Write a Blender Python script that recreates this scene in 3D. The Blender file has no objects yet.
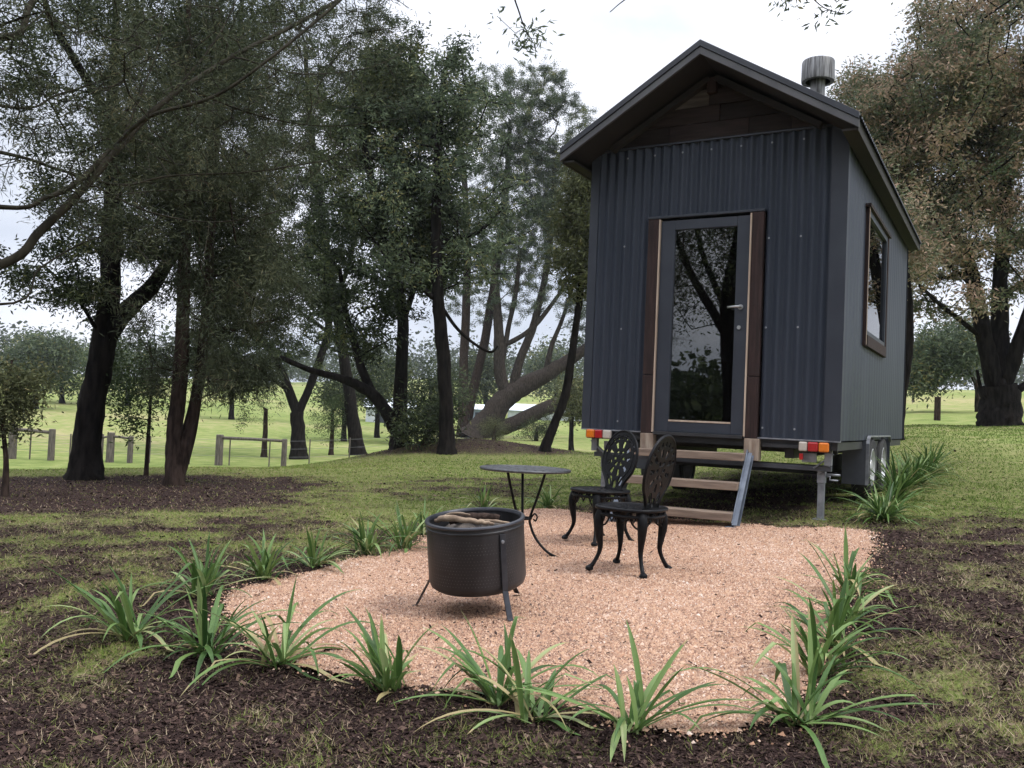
import bpy, bmesh, math, random
import numpy as np
from mathutils import Vector, Matrix

rng = np.random.default_rng(7)
random.seed(7)
scene = bpy.context.scene
COL = scene.collection
R = math.radians

# ------------------------------------------------------------------ camera model
FOC, PITCH, ROLL, EYE = 880.0, 0.0322, 0.0435, 1.02
ORI = np.array([0.0, 0.0, EYE])

def ray(px, py):
    du, dv = px - 512.0, py - 384.0
    c, s = math.cos(ROLL), math.sin(ROLL)
    u, v = c * du + s * dv, -s * du + c * dv
    zc = -v / FOC
    c, s = math.cos(PITCH), math.sin(PITCH)
    return np.array([u / FOC, c - zc * s, s + zc * c])

def at(px, py, D):                                   # a point D metres ahead seen at that place of the photograph
    return ORI + ray(px, py) * D

# ------------------------------------------------------------------ terrain
AZ = np.radians([-40.0, -30.0, -16.6, -4.0, 5.7, 17.0, 26.0, 40.0])
RR = np.array([12.0, 16, 24, 33, 60, 90, 150, 300, 600, 1500])
ZT = np.array([
    [-1.25, -1.27, -1.9, -2.6, -2.4, -1.3, 1.5, 6, 10, 14],
    [-1.22, -1.25, -1.9, -2.6, -2.4, -1.3, 1.5, 6, 10, 14],
    [-1.17, -1.17, -1.75, -2.45, -2.5, -1.6, .5, 6, 12, 16],
    [-1.05, -1.07, -1.15, -2.0, -2.5, -2.0, .5, 9, 20, 30],
    [-1.0, -1.0, -1.02, -1.7, -2.3, -1.7, 1.2, 11, 24, 34],
    [-.6, -.5, -.35, -.2, .6, 2.0, 4, 10, 20, 28],
    [-.3, -.15, .14, .22, 1.5, 3.4, 6, 12, 22, 30],
    [-.1, .05, .5, 1.0, 2.5, 4.2, 7, 13, 22, 30]]) + EYE

def sstep(a, b, x):
    t = np.clip((x - a) / (b - a), 0, 1)
    return t * t * (3 - 2 * t)

def zg(x, y):
    x = np.asarray(x, float); y = np.asarray(y, float)
    xc = 14 * np.tanh(x / 14)
    near = .055 * xc + .025 * np.sqrt(xc * xc + 1) - .025
    r = np.hypot(x, y) + 1e-6
    az = np.arctan2(x, y)
    ai = np.interp(az, AZ, np.arange(len(AZ)))
    ri = np.interp(np.log(np.maximum(r, 12.0)), np.log(RR), np.arange(len(RR)))
    a0 = np.clip(np.floor(ai).astype(int), 0, len(AZ) - 2); r0 = np.clip(np.floor(ri).astype(int), 0, len(RR) - 2)
    fa = ai - a0; fr = ri - r0
    fa = fa * fa * (3 - 2 * fa)
    far = (ZT[a0, r0] * (1 - fa) * (1 - fr) + ZT[a0 + 1, r0] * fa * (1 - fr) + ZT[a0, r0 + 1] * (1 - fa) * fr + ZT[a0 + 1, r0 + 1] * fa * fr)
    w = sstep(10.0, 17.0, r) * sstep(-.3, .5, np.cos(az))
    z = near * (1 - w) + far * w
    z = z + .42 * np.exp(-((x + 1.0) ** 2 / 5.0 + (y - 22.3) ** 2 / 2.5))
    return z

def G(px, py):                                       # where that line of sight meets the ground
    r = ray(px, py); t = 1.5
    while t < 900:
        p = ORI + r * t
        if p[2] < zg(p[0], p[1]): break
        t *= 1.01
    lo, hi = t / 1.011, t
    for _ in range(30):
        m = .5 * (lo + hi); p = ORI + r * m
        if p[2] < zg(p[0], p[1]): hi = m
        else: lo = m
    return ORI + r * hi

def vnoise(x, y, seed=0):
    xi, yi = np.floor(x).astype(np.int64), np.floor(y).astype(np.int64)
    fx, fy = x - xi, y - yi
    fx = fx * fx * (3 - 2 * fx); fy = fy * fy * (3 - 2 * fy)
    def h(a, b):
        n = (a * 374761393 + b * 668265263 + seed * 982451653) & 0xffffffff
        n = ((n ^ (n >> 13)) * 1274126177) & 0xffffffff
        return ((n ^ (n >> 16)) & 0xffff) / 65535.0
    return h(xi, yi) * (1 - fx) * (1 - fy) + h(xi + 1, yi) * fx * (1 - fy) + h(xi, yi + 1) * (1 - fx) * fy + h(xi + 1, yi + 1) * fx * fy

def fbm(x, y, sc, seed=0, oct=4):
    s = 0; a = .5; t = 0
    for o in range(oct):
        s = s + a * vnoise(x * sc + 17.3 * o, y * sc - 9.1 * o, seed + o); t += a; a *= .55; sc *= 2.03
    return s / t

# ------------------------------------------------------------------ materials
def mat(name, c1, c2=None, scale=6.0, rough=.7, metal=0.0, bump=0.0, bscale=60.0, spec=.5, detail=5.0, c3=None, stretch=None, lo=.35, hi=.65):
    m = bpy.data.materials.new(name); m.use_nodes = True
    nt = m.node_tree; b = nt.nodes['Principled BSDF']
    b.inputs['Roughness'].default_value = rough; b.inputs['Metallic'].default_value = metal
    b.inputs['Specular IOR Level'].default_value = spec
    b.inputs['Base Color'].default_value = (*c1, 1)
    tc = nt.nodes.new('ShaderNodeTexCoord'); out = tc.outputs['Object']
    if stretch:
        mp = nt.nodes.new('ShaderNodeMapping'); mp.inputs['Scale'].default_value = stretch
        nt.links.new(out, mp.inputs['Vector']); out = mp.outputs['Vector']
    if c2:
        n = nt.nodes.new('ShaderNodeTexNoise'); n.inputs['Scale'].default_value = scale; n.inputs['Detail'].default_value = detail
        nt.links.new(out, n.inputs['Vector'])
        r = nt.nodes.new('ShaderNodeValToRGB'); e = r.color_ramp.elements
        e[0].position = lo; e[0].color = (*c1, 1); e[1].position = hi; e[1].color = (*c2, 1)
        if c3: k = e.new((lo + hi) / 2); k.color = (*c3, 1)
        nt.links.new(n.outputs['Fac'], r.inputs['Fac']); nt.links.new(r.outputs['Color'], b.inputs['Base Color'])
    if bump:
        n2 = nt.nodes.new('ShaderNodeTexNoise'); n2.inputs['Scale'].default_value = bscale; n2.inputs['Detail'].default_value = 4
        nt.links.new(out, n2.inputs['Vector'])
        bp = nt.nodes.new('ShaderNodeBump'); bp.inputs['Strength'].default_value = bump; bp.inputs['Distance'].default_value = .01
        nt.links.new(n2.outputs['Fac'], bp.inputs['Height']); nt.links.new(bp.outputs['Normal'], b.inputs['Normal'])
    return m

def ramp_mat(name, stops, attr='rnd', rough=.7, spec=.1, transl=0.0, metal=0.0):
    """colour picked per leaf / blade / pebble by a stored random value"""
    m = bpy.data.materials.new(name); m.use_nodes = True
    nt = m.node_tree; b = nt.nodes['Principled BSDF']
    b.inputs['Roughness'].default_value = rough; b.inputs['Specular IOR Level'].default_value = spec; b.inputs['Metallic'].default_value = metal
    a = nt.nodes.new('ShaderNodeAttribute'); a.attribute_name = attr
    r = nt.nodes.new('ShaderNodeValToRGB'); e = r.color_ramp.elements
    e[0].position = stops[0][0]; e[0].color = (*stops[0][1], 1)
    e[1].position = stops[-1][0]; e[1].color = (*stops[-1][1], 1)
    for p, c in stops[1:-1]:
        k = e.new(p); k.color = (*c, 1)
    nt.links.new(a.outputs['Fac'], r.inputs['Fac']); nt.links.new(r.outputs['Color'], b.inputs['Base Color'])
    if transl:
        t = nt.nodes.new('ShaderNodeBsdfTranslucent'); nt.links.new(r.outputs['Color'], t.inputs['Color'])
        mx = nt.nodes.new('ShaderNodeMixShader'); mx.inputs['Fac'].default_value = transl
        nt.links.new(b.outputs[0], mx.inputs[1]); nt.links.new(t.outputs[0], mx.inputs[2])
        nt.links.new(mx.outputs[0], nt.nodes['Material Output'].inputs['Surface'])
    return m

MT = {}
MT['cladding'] = mat('charcoal_cladding', (.026, .032, .0445), (.037, .0435, .058), 2.5, .5, 0, .04, 30, .18, stretch=(1, 1, .25))
MT['trim'] = mat('charcoal_trim', (.026, .030, .040), (.034, .039, .050), 3, .5, 0, 0, 30, .3)
MT['roofmetal'] = mat('roof_metal', (.014, .016, .022), (.022, .025, .033), 3, .45, 0, 0, 30, .5)
MT['barge'] = mat('grey_barge', (.062, .061, .066), (.092, .090, .094), 5, .6, 0, .1, 40)
MT['soffit'] = mat('dark_soffit_timber', (.011, .009, .008), (.020, .016, .014), 4, .85, 0, .2, 40, stretch=(1, .15, 1))
MT['brown_post'] = mat('red_brown_timber', (.018, .010, .009), (.040, .021, .018), 9, .75, 0, .4, 60, .3, stretch=(4, 4, .35), c3=(.026, .014, .012))
MT['pale_timber'] = mat('pale_timber_strip', (.36, .27, .20), (.48, .38, .29), 8, .7, 0, .1, 60, stretch=(3, 3, .3))
MT['block'] = mat('weathered_timber_block', (.20, .14, .10), (.36, .29, .22), 10, .85, 0, .4, 50, stretch=(3, 3, .5))
MT['tread'] = mat('brown_timber_tread', (.14, .100, .074), (.25, .185, .135), 7, .75, 0, .35, 70, stretch=(.5, 5, 5))
MT['galv'] = mat('galvanised_steel', (.15, .155, .17), (.26, .27, .285), 14, .45, .35, .05, 40)
MT['stringer'] = mat('blue_grey_steel', (.075, .090, .115), (.13, .15, .18), 10, .45, .3, .05, 60)
MT['black_steel'] = mat('black_chassis_steel', (.018, .018, .02), (.03, .03, .032), 8, .5, .2)
MT['guard'] = mat('grey_guard', (.055, .06, .072), (.080, .085, .098), 6, .45, .3)
MT['tyre'] = mat('tyre_rubber', (.018, .018, .018), (.028, .027, .026), 20, .85, 0, .2, 60)
MT['lining'] = mat('dark_interior_lining', (.05, .042, .035), (.08, .066, .052), 5, .8)
MT['stainless'] = mat('stainless_flue', (.05, .048, .046), (.24, .24, .24), 10, .5, .5, .03, 30, stretch=(5, 5, .4))
MT['pit_mark'] = mat('perforation_highlights', (.045, .045, .05), (.085, .085, .09), 9, .5, .4)  # lighter colour stands in for highlights on the embossed holes
MT['rim_steel'] = mat('silver_wheel_rim', (.42, .42, .42), (.55, .55, .55), 8, .4, .3)
MT['chrome'] = mat('satin_metal', (.42, .42, .42), None, rough=.3, metal=.9)
MT['cast'] = mat('black_cast_metal', (.004, .004, .0045), (.008, .008, .009), 30, .40, 0, .15, 120, .14)
MT['table'] = mat('grey_black_table', (.022, .023, .026), (.06, .06, .064), 40, .35, .2, .1, 120, .6)
MT['drum'] = mat('sooty_drum', (.012, .0125, .0145), (.040, .040, .044), 6, .45, .35, .1, 40, c3=(.020, .0205, .023), stretch=(1, 1, .35))
MT['drum_rim'] = mat('blued_rim', (.014, .015, .019), (.042, .043, .05), 9, .4, .6)
MT['leg_bar'] = mat('dark_flat_bar', (.025, .027, .034), (.05, .052, .06), 12, .45, .5)
MT['ash'] = mat('ash_and_char', (.02, .018, .016), (.12, .10, .085), 14, .95, 0, .8, 50)
MT['wood_stick'] = mat('dry_stick', (.13, .085, .055), (.30, .22, .15), 12, .85, 0, .4, 60)
MT['old_post'] = mat('weathered_fence_timber', (.060, .050, .042), (.14, .118, .10), 9, .9, 0, .5, 30, stretch=(3, 3, .4))
MT['wire'] = mat('fence_wire', (.2, .2, .2), None, rough=.5, metal=.6)
MT['shed_roof'] = mat('pale_shed_roof', (.55, .60, .66), (.66, .70, .74), 2, .5)
MT['shed_wall'] = mat('shed_wall', (.42, .45, .50), (.52, .54, .56), 2, .7)
MT['blue_wall'] = mat('blue_grey_shed_wall', (.22, .27, .36), (.27, .32, .42), 2, .7)
for nm, c in dict(lens_red=(.32, .010, .012), lens_amber=(.60, .155, .012), lens_clear=(.44, .39, .33)).items():
    MT[nm] = mat(nm, c, tuple(min(1, v * 1.15) for v in c), 60, .22, spec=.6)
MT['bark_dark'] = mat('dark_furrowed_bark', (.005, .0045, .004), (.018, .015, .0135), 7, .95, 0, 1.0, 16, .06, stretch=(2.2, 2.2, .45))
MT['bark_brown'] = mat('brown_flaky_bark', (.016, .011, .009), (.052, .036, .029), 9, .95, 0, 1.0, 22, .08, stretch=(2.2, 2.2, .5))
MT['bark_grey'] = mat('grey_brown_bark', (.016, .0125, .010), (.050, .040, .033), 6, .9, 0, .8, 18, .08, stretch=(2, 2, .5))
MT['bark_pale'] = mat('dark_olive_bark', (.016, .0145, .010), (.042, .037, .027), 7, .9, 0, .5, 22, .1, stretch=(2, 2, .6))

MT['leaf_dark'] = ramp_mat('dark_green_foliage', [(0, (.017, .026, .013)), (.5, (.042, .056, .027)), (.85, (.085, .103, .046)), (1, (.15, .155, .06))], transl=.25)
MT['leaf_needle'] = ramp_mat('grey_green_needles', [(0, (.026, .034, .019)), (.5, (.052, .062, .034)), (.85, (.086, .094, .052)), (1, (.13, .12, .065))], transl=.2)
MT['leaf_gum'] = ramp_mat('grey_green_gum_foliage', [(0, (.034, .048, .030)), (.5, (.080, .106, .064)), (.8, (.14, .17, .092)), (1, (.22, .20, .085))], transl=.3)
MT['leaf_olive'] = ramp_mat('olive_foliage', [(0, (.045, .052, .025)), (.5, (.085, .095, .045)), (.85, (.14, .145, .065)), (1, (.19, .165, .08))], transl=.3)
MT['leaf_rust'] = ramp_mat('rust_tinged_gum_foliage', [(0, (.070, .092, .050)), (.35, (.13, .15, .085)), (.6, (.24, .20, .13)), (.8, (.36, .25, .175)), (1, (.44, .31, .235))], transl=.3)
MT['leaf_green'] = ramp_mat('fresh_green_foliage', [(0, (.03, .05, .02)), (.6, (.07, .10, .04)), (1, (.13, .15, .06))], transl=.3)
MT['strap'] = ramp_mat('strap_leaf_green', [(0, (.026, .060, .015)), (.4, (.075, .145, .036)), (.75, (.165, .25, .075)), (.92, (.29, .35, .15)), (1, (.36, .29, .14))], rough=.42, spec=.28, transl=.25)
MT['grass'] = ramp_mat('lawn_blades', [(0, (.080, .135, .026)), (.35, (.170, .240, .052)), (.6, (.25, .27, .09)), (.72, (.30, .25, .135)), (.85, (.24, .165, .10)), (1, (.46, .37, .25))], rough=.85, spec=.03, transl=.3)
MT['litter'] = ramp_mat('bark_litter', [(0, (.012, .008, .0075)), (.45, (.034, .022, .0195)), (.75, (.072, .046, .038)), (.92, (.15, .10, .075)), (1, (.30, .23, .18))], rough=.95, spec=.04)
MT['pebble'] = ramp_mat('pink_pebbles', [(0, (.060, .042, .036)), (.15, (.17, .092, .064)), (.42, (.35, .195, .120)), (.68, (.45, .285, .182)), (.90, (.53, .375, .285)), (1, (.58, .50, .43))], rough=.75, spec=.3)

def glass_mat():
    m = bpy.data.materials.new('window_glass'); m.use_nodes = True
    nt = m.node_tree; nt.nodes.remove(nt.nodes['Principled BSDF'])
    tr = nt.nodes.new('ShaderNodeBsdfTransparent'); tr.inputs['Color'].default_value = (.34, .37, .37, 1)
    gl = nt.nodes.new('ShaderNodeBsdfGlossy'); gl.inputs['Roughness'].default_value = .01
    fr = nt.nodes.new('ShaderNodeFresnel'); fr.inputs['IOR'].default_value = 2.3
    mx = nt.nodes.new('ShaderNodeMixShader')
    nt.links.new(fr.outputs[0], mx.inputs['Fac']); nt.links.new(tr.outputs[0], mx.inputs[1]); nt.links.new(gl.outputs[0], mx.inputs[2])
    nt.links.new(mx.outputs[0], nt.nodes['Material Output'].inputs['Surface'])
    return m
MT['glass'] = glass_mat()

# ------------------------------------------------------------------ object helpers
def tag(o, label=None, cat=None, group=None, kind=None):
    if label: o['label'] = label
    if cat: o['category'] = cat
    if group: o['group'] = group
    if kind: o['kind'] = kind
    return o

def thing(name, label, cat, loc, rz=0.0, group=None):
    o = bpy.data.objects.new(name, None); COL.objects.link(o)
    o.location = Vector([float(v) for v in loc]); o.rotation_euler = (0, 0, rz); o.empty_display_size = .2
    return tag(o, label, cat, group)

def npmesh(name, V, F, m, parent=None, loc=None, smooth=False, attrs=None):
    """one mesh object from arrays; F is (M,k) or a list of such arrays"""
    V = np.asarray(V, np.float32)
    if loc is not None: V = V - np.asarray(loc, np.float32)
    Fs = F if isinstance(F, list) else [F]
    Fs = [np.asarray(f, np.int32) for f in Fs if len(f)]
    me = bpy.data.meshes.new(name)
    me.vertices.add(len(V)); me.vertices.foreach_set('co', V.ravel())
    tot = np.concatenate([np.full(len(f), f.shape[1], np.int32) for f in Fs])
    lv = np.concatenate([f.ravel() for f in Fs])
    me.loops.add(len(lv)); me.loops.foreach_set('vertex_index', lv)
    me.polygons.add(len(tot)); me.polygons.foreach_set('loop_start', np.concatenate([[0], np.cumsum(tot)[:-1]]).astype(np.int32))
    me.update(calc_edges=True)
    if smooth: me.polygons.foreach_set('use_smooth', np.ones(len(tot), bool))
    for k, (dom, arr) in (attrs or {}).items():
        a = me.attributes.new(k, 'FLOAT', dom); a.data.foreach_set('value', np.asarray(arr, np.float32))
    me.materials.append(m)
    o = bpy.data.objects.new(name, me); COL.objects.link(o)
    if loc is not None and parent is None: o.location = [float(v) for v in loc]
    if parent: o.parent = parent
    return o

class MB:
    def __init__(s): s.v = []; s.f = []; s.rnd = []; s.cur = 0.5
    def add(s, vs, fs):
        n = len(s.v); s.v += [tuple(float(c) for c in v) for v in vs]; s.f += [tuple(i + n for i in f) for f in fs]; s.rnd += [s.cur] * len(fs)
        return s
    def box(s, x0, x1, y0, y1, z0, z1, M=None):
        vs = [(x, y, z) for x in (x0, x1) for y in (y0, y1) for z in (z0, z1)]
        if M is not None: vs = [M @ Vector(v) for v in vs]
        return s.add(vs, [(0, 1, 3, 2), (4, 6, 7, 5), (0, 4, 5, 1), (2, 3, 7, 6), (0, 2, 6, 4), (1, 5, 7, 3)])
    def bar(s, a, b, w, h, up=(0, 0, 1)):
        a, b = Vector(a), Vector(b); d = (b - a).normalized(); up = Vector(up)
        r = d.cross(up)
        if r.length < 1e-4: r = d.cross(Vector((1, 0, 0)))
        r.normalize(); u = r.cross(d)
        vs = [p + r * (i * w / 2) + u * (j * h / 2) for p in (a, b) for i, j in ((-1, -1), (1, -1), (1, 1), (-1, 1))]
        return s.add(vs, [(0, 3, 2, 1), (4, 5, 6, 7), (0, 1, 5, 4), (1, 2, 6, 5), (2, 3, 7, 6), (3, 0, 4, 7)])
    def tube(s, pts, rad, n=8, closed=False, caps=True):
        pts = [Vector(p) for p in pts]; k = len(pts)
        if not hasattr(rad, '__len__'): rad = [rad] * k
        prev = None; vs = []
        for i, p in enumerate(pts):
            if closed: d = pts[(i + 1) % k] - pts[i - 1]
            else: d = pts[min(i + 1, k - 1)] - pts[max(i - 1, 0)]
            d.normalize()
            if prev is None:
                prev = d.cross(Vector((0, 0, 1)))
                if prev.length < .1: prev = d.cross(Vector((1, 0, 0)))
            prev = (prev - d * prev.dot(d)).normalized(); q = d.cross(prev)
            vs += [p + (prev * math.cos(2 * math.pi * j / n) + q * math.sin(2 * math.pi * j / n)) * rad[i] for j in range(n)]
        fs = []
        for i in range(k if closed else k - 1):
            a, b = i * n, ((i + 1) % k) * n
            fs += [(a + j, a + (j + 1) % n, b + (j + 1) % n, b + j) for j in range(n)]
        if caps and not closed: fs += [tuple(range(n))[::-1], tuple(range((k - 1) * n, k * n))]
        return s.add(vs, fs)
    def lathe(s, prof, n=48, c=(0, 0, 0), closed=False):
        vs = [(c[0] + r * math.cos(2 * math.pi * j / n), c[1] + r * math.sin(2 * math.pi * j / n), c[2] + z) for r, z in prof for j in range(n)]
        fs = []; k = len(prof)
        for i in range(k if closed else k - 1):
            a, b = i * n, ((i + 1) % k) * n
            fs += [(a + j, a + (j + 1) % n, b + (j + 1) % n, b + j) for j in range(n)]
        return s.add(vs, fs)
    def build(s, name, m, parent=None, bevel=0, smooth=False, M=None, auto=False, rnd=False):
        me = bpy.data.meshes.new(name); vs = s.v
        if M is not None: vs = [tuple(M @ Vector(v)) for v in vs]
        me.from_pydata(vs, [], s.f); me.update()
        bm = bmesh.new(); bm.from_mesh(me); bmesh.ops.recalc_face_normals(bm, faces=bm.faces[:]); bm.to_mesh(me); bm.free()
        if rnd:
            a = me.attributes.new('rnd', 'FLOAT', 'FACE'); a.data.foreach_set('value', np.array(s.rnd, np.float32))
        me.materials.append(m)
        o = bpy.data.objects.new(name, me); COL.objects.link(o)
        if smooth or auto: me.polygons.foreach_set('use_smooth', np.ones(len(me.polygons), bool))
        if auto: me.set_sharp_from_angle(angle=R(35))
        if bevel:
            b = o.modifiers.new('bevel', 'BEVEL'); b.width = bevel; b.segments = 2; b.limit_method = 'ANGLE'; b.angle_limit = R(40)
        if parent: o.parent = parent
        return o

def copy_tree(o, parent=None):
    c = o.copy(); COL.objects.link(c); c.parent = parent
    for ch in [k for k in bpy.data.objects if k.parent == o]: copy_tree(ch, c)
    return c

def cr(pts, n=6):                                    # smooth curve through points (columns interpolated alike)
    P = np.asarray(pts, float); out = []
    for i in range(len(P) - 1):
        p0, p1, p2, p3 = P[max(i - 1, 0)], P[i], P[i + 1], P[min(i + 2, len(P) - 1)]
        for t in np.linspace(0, 1, n, endpoint=False):
            out.append(.5 * (2 * p1 + (p2 - p0) * t + (2 * p0 - 5 * p1 + 4 * p2 - p3) * t * t + (3 * p1 - p0 - 3 * p2 + p3) * t ** 3))
    out.append(P[-1]); return np.array(out)

# ------------------------------------------------------------------ gravel outline
OUT = [(228, 612), (236, 596), (262, 584), (300, 575), (350, 562), (398, 552), (428, 540), (452, 527), (490, 517), (540, 511), (600, 515), (660, 520), (735, 526), (800, 529), (858, 531), (871, 541), (866, 560),
       (852, 590), (838, 620), (820, 655), (800, 690), (772, 716), (742, 731), (700, 737), (650, 727), (590, 714), (520, 702), (460, 693), (400, 687), (345, 678), (300, 664), (262, 648), (236, 630)]
_p = np.array([G(*p)[:2] for p in OUT])
_p = cr(np.vstack([_p, _p[:1]]), 5)[:-1]
_n = fbm(_p[:, 0], _p[:, 1], 2.1, 5)[:, None] - .5
GRAVEL = _p + (_p - _p.mean(0)) * _n * .05

def inside(x, y, poly=GRAVEL):
    r = np.zeros(x.shape, bool); n = len(poly); j = n - 1
    for i in range(n):
        xi, yi = poly[i]; xj, yj = poly[j]
        r ^= ((yi > y) != (yj > y)) & (x < (xj - xi) * (y - yi) / (yj - yi + 1e-12) + xi); j = i
    return r

YAW = .5174
CABX, CABY, CABZ = 1.764, 8.087, .12
def cab_local(x, y):
    c, s = math.cos(YAW), math.sin(YAW)
    dx, dy = x - CABX, y - CABY
    return dx * c - dy * s, dx * s + dy * c

def green(x, y):
    """how much of the ground is grass (1) rather than bark mulch and soil (0)"""
    r = np.hypot(x, y); az = np.degrees(np.arctan2(x, y))
    g = .25 - .07 * (1 - sstep(-20, -8, az)) * sstep(3.5, 5, r)
    g = g + .38 * sstep(5.5, 9.0, r) * sstep(-24, -12, az)                      # lawn behind the patio
    g = g + .06 * sstep(4.0, 7.5, r) * (1 - sstep(-24, -10, az)) + .30 * sstep(8.2, 9.2, r) * (1 - sstep(9.6, 10.6, r)) * (1 - sstep(-24, -10, az))
    g = g - .50 * sstep(9.0, 10.5, r) * (1 - sstep(13.6, 15.0, r)) * (1 - sstep(-15, -9, az))   # leaf litter below the dark trees
    g = g + .12 * sstep(14, 22, az) * sstep(2.5, 3.5, r) + .35 * sstep(18, 23, az) * sstep(8.0, 10, r) - .25 * sstep(18, 24, az) * sstep(5.8, 6.6, r) * (1 - sstep(8.0, 9.5, r))
    g = g + .8 * sstep(13.5, 15.5, r)
    d = np.hypot((x + 1.0) / 3.4, (y - 22.2) / 2.1); g = g - 1.2 * (1 - sstep(.7, 1.2, d))
    d = np.hypot((x - 11.5) / 4.2, (y - 23.0) / 1.5); g = g - 1.4 * (1 - sstep(.6, 1.15, d))
    lx, ly = cab_local(x, y)
    u = sstep(-1.5, -1.0, lx) * (1 - sstep(1.0, 1.5, lx)) * sstep(-.6, .1, ly) * (1 - sstep(4.2, 5.2, ly))
    g = g - .35 * u
    dg = np.min([np.hypot(x - a, y - b) for a, b in GRAVEL[::4]], axis=0)
    g = g - .30 * (1 - sstep(.15, .55, dg)) * (y < 6)
    n = fbm(x, y, .9, 3) - .5
    n2 = fbm(x, y, 3.7, 11) - .5
    return np.clip(g + 1.15 * n * (1 - .75 * sstep(14, 18, r)) + 1.3 * n2 * (1 - .7 * sstep(14, 18, r)), 0, 1)

# ------------------------------------------------------------------ ground
def build_ground():
    rings = np.concatenate([np.linspace(.0, 2.0, 8), np.geomspace(2.1, 30, 230), np.geomspace(30.6, 2500, 130)])
    na = np.concatenate([np.linspace(-48, 48, 430), np.linspace(49, 311, 90)])
    A, Rr = np.meshgrid(np.radians(na), rings)
    x = Rr * np.sin(A); y = Rr * np.cos(A); z = zg(x, y)
    z = z + (fbm(x, y, 4.0, 21) - .5) * .035 * sstep(1.5, 2.5, Rr) * (1 - sstep(20, 30, Rr))
    z = np.where(inside(x.ravel(), y.ravel()).reshape(x.shape), z - .03, z)
    nr, nc = x.shape; idx = np.arange(nr * nc).reshape(nr, nc)
    f = np.stack([idx[:-1], np.roll(idx, -1, 1)[:-1], np.roll(idx, -1, 1)[1:], idx[1:]], -1).reshape(-1, 4)[:, ::-1]
    g = green(x.ravel(), y.ravel())
    m = bpy.data.materials.new('lawn_and_mulch'); m.use_nodes = True
    nt = m.node_tree; b = nt.nodes['Principled BSDF']; b.inputs['Roughness'].default_value = .95; b.inputs['Specular IOR Level'].default_value = .04
    N = nt.nodes.new; L = nt.links.new
    geo = N('ShaderNodeNewGeometry')
    def noise(sc, det=6):
        n = N('ShaderNodeTexNoise'); n.inputs['Scale'].default_value = sc; n.inputs['Detail'].default_value = det; L(geo.outputs['Position'], n.inputs['Vector']); return n.outputs['Fac']
    def rmp(src, stops):
        r = N('ShaderNodeValToRGB'); e = r.color_ramp.elements
        e[0].position, e[0].color = stops[0][0], (*stops[0][1], 1); e[1].position, e[1].color = stops[-1][0], (*stops[-1][1], 1)
        for p, c in stops[1:-1]: k = e.new(p); k.color = (*c, 1)
        L(src, r.inputs['Fac']); return r.outputs['Color']
    mulch = rmp(noise(55), [(.3, (.014, .0095, .0085)), (.5, (.038, .025, .022)), (.64, (.080, .054, .045)), (.74, (.17, .125, .098))])
    lawn = rmp(noise(22), [(.3, (.085, .100, .030)), (.48, (.145, .165, .052)), (.62, (.20, .185, .085)), (.75, (.26, .205, .125))])
    pm = N('ShaderNodeMixRGB'); pm.inputs['Fac'].default_value = .45; L(noise(.05, 9), pm.inputs[1]); L(noise(1.6, 8), pm.inputs[2])
    paddock = rmp(pm.outputs[0], [(.36, (.12, .165, .045)), (.5, (.20, .235, .075)), (.62, (.32, .28, .14))])
    at_ = N('ShaderNodeAttribute'); at_.attribute_name = 'grass'
    ad = N('ShaderNodeMath'); ad.operation = 'ADD'; L(at_.outputs['Fac'], ad.inputs[0])
    sb = N('ShaderNodeMath'); sb.operation = 'MULTIPLY_ADD'; L(noise(38), sb.inputs[0]); sb.inputs[1].default_value = .9; sb.inputs[2].default_value = -.45; L(sb.outputs[0], ad.inputs[1])
    mr = N('ShaderNodeMapRange'); mr.inputs['From Min'].default_value = .18; mr.inputs['From Max'].default_value = .82; L(ad.outputs[0], mr.inputs['Value'])
    mx = N('ShaderNodeMixRGB'); L(mr.outputs[0], mx.inputs['Fac']); L(mulch, mx.inputs[1]); L(lawn, mx.inputs[2])
    ap = N('ShaderNodeAttribute'); ap.attribute_name = 'paddock'
    mx2 = N('ShaderNodeMixRGB'); L(ap.outputs['Fac'], mx2.inputs['Fac']); L(mx.outputs[0], mx2.inputs[1]); L(paddock, mx2.inputs[2])
    L(mx2.outputs[0], b.inputs['Base Color'])
    bp = N('ShaderNodeBump'); bp.inputs['Strength'].default_value = .9; bp.inputs['Distance'].default_value = .02; L(noise(60), bp.inputs['Height']); L(bp.outputs[0], b.inputs['Normal'])
    r = np.hypot(x, y).ravel(); azd = np.degrees(np.arctan2(x, y)).ravel()
    edge = np.interp(azd, [-40, -30, -16, -4, 6, 17, 30], [16.5, 17, 17.5, 24.5, 25, 21, 11.5])
    pad = sstep(0, 5, r - edge) * sstep(.6, 1.15, np.hypot((x.ravel() - 11.5) / 4.6, (y.ravel() - 23.0) / 1.6))
    o = npmesh('ground', np.stack([x, y, z], -1).reshape(-1, 3), f, m, smooth=True, attrs={'grass': ('POINT', g), 'paddock': ('POINT', pad)})
    tag(o, 'patchy lawn and bark mulch sloping down to green paddocks and rolling hills', 'ground', kind='structure')
build_ground()

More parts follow.
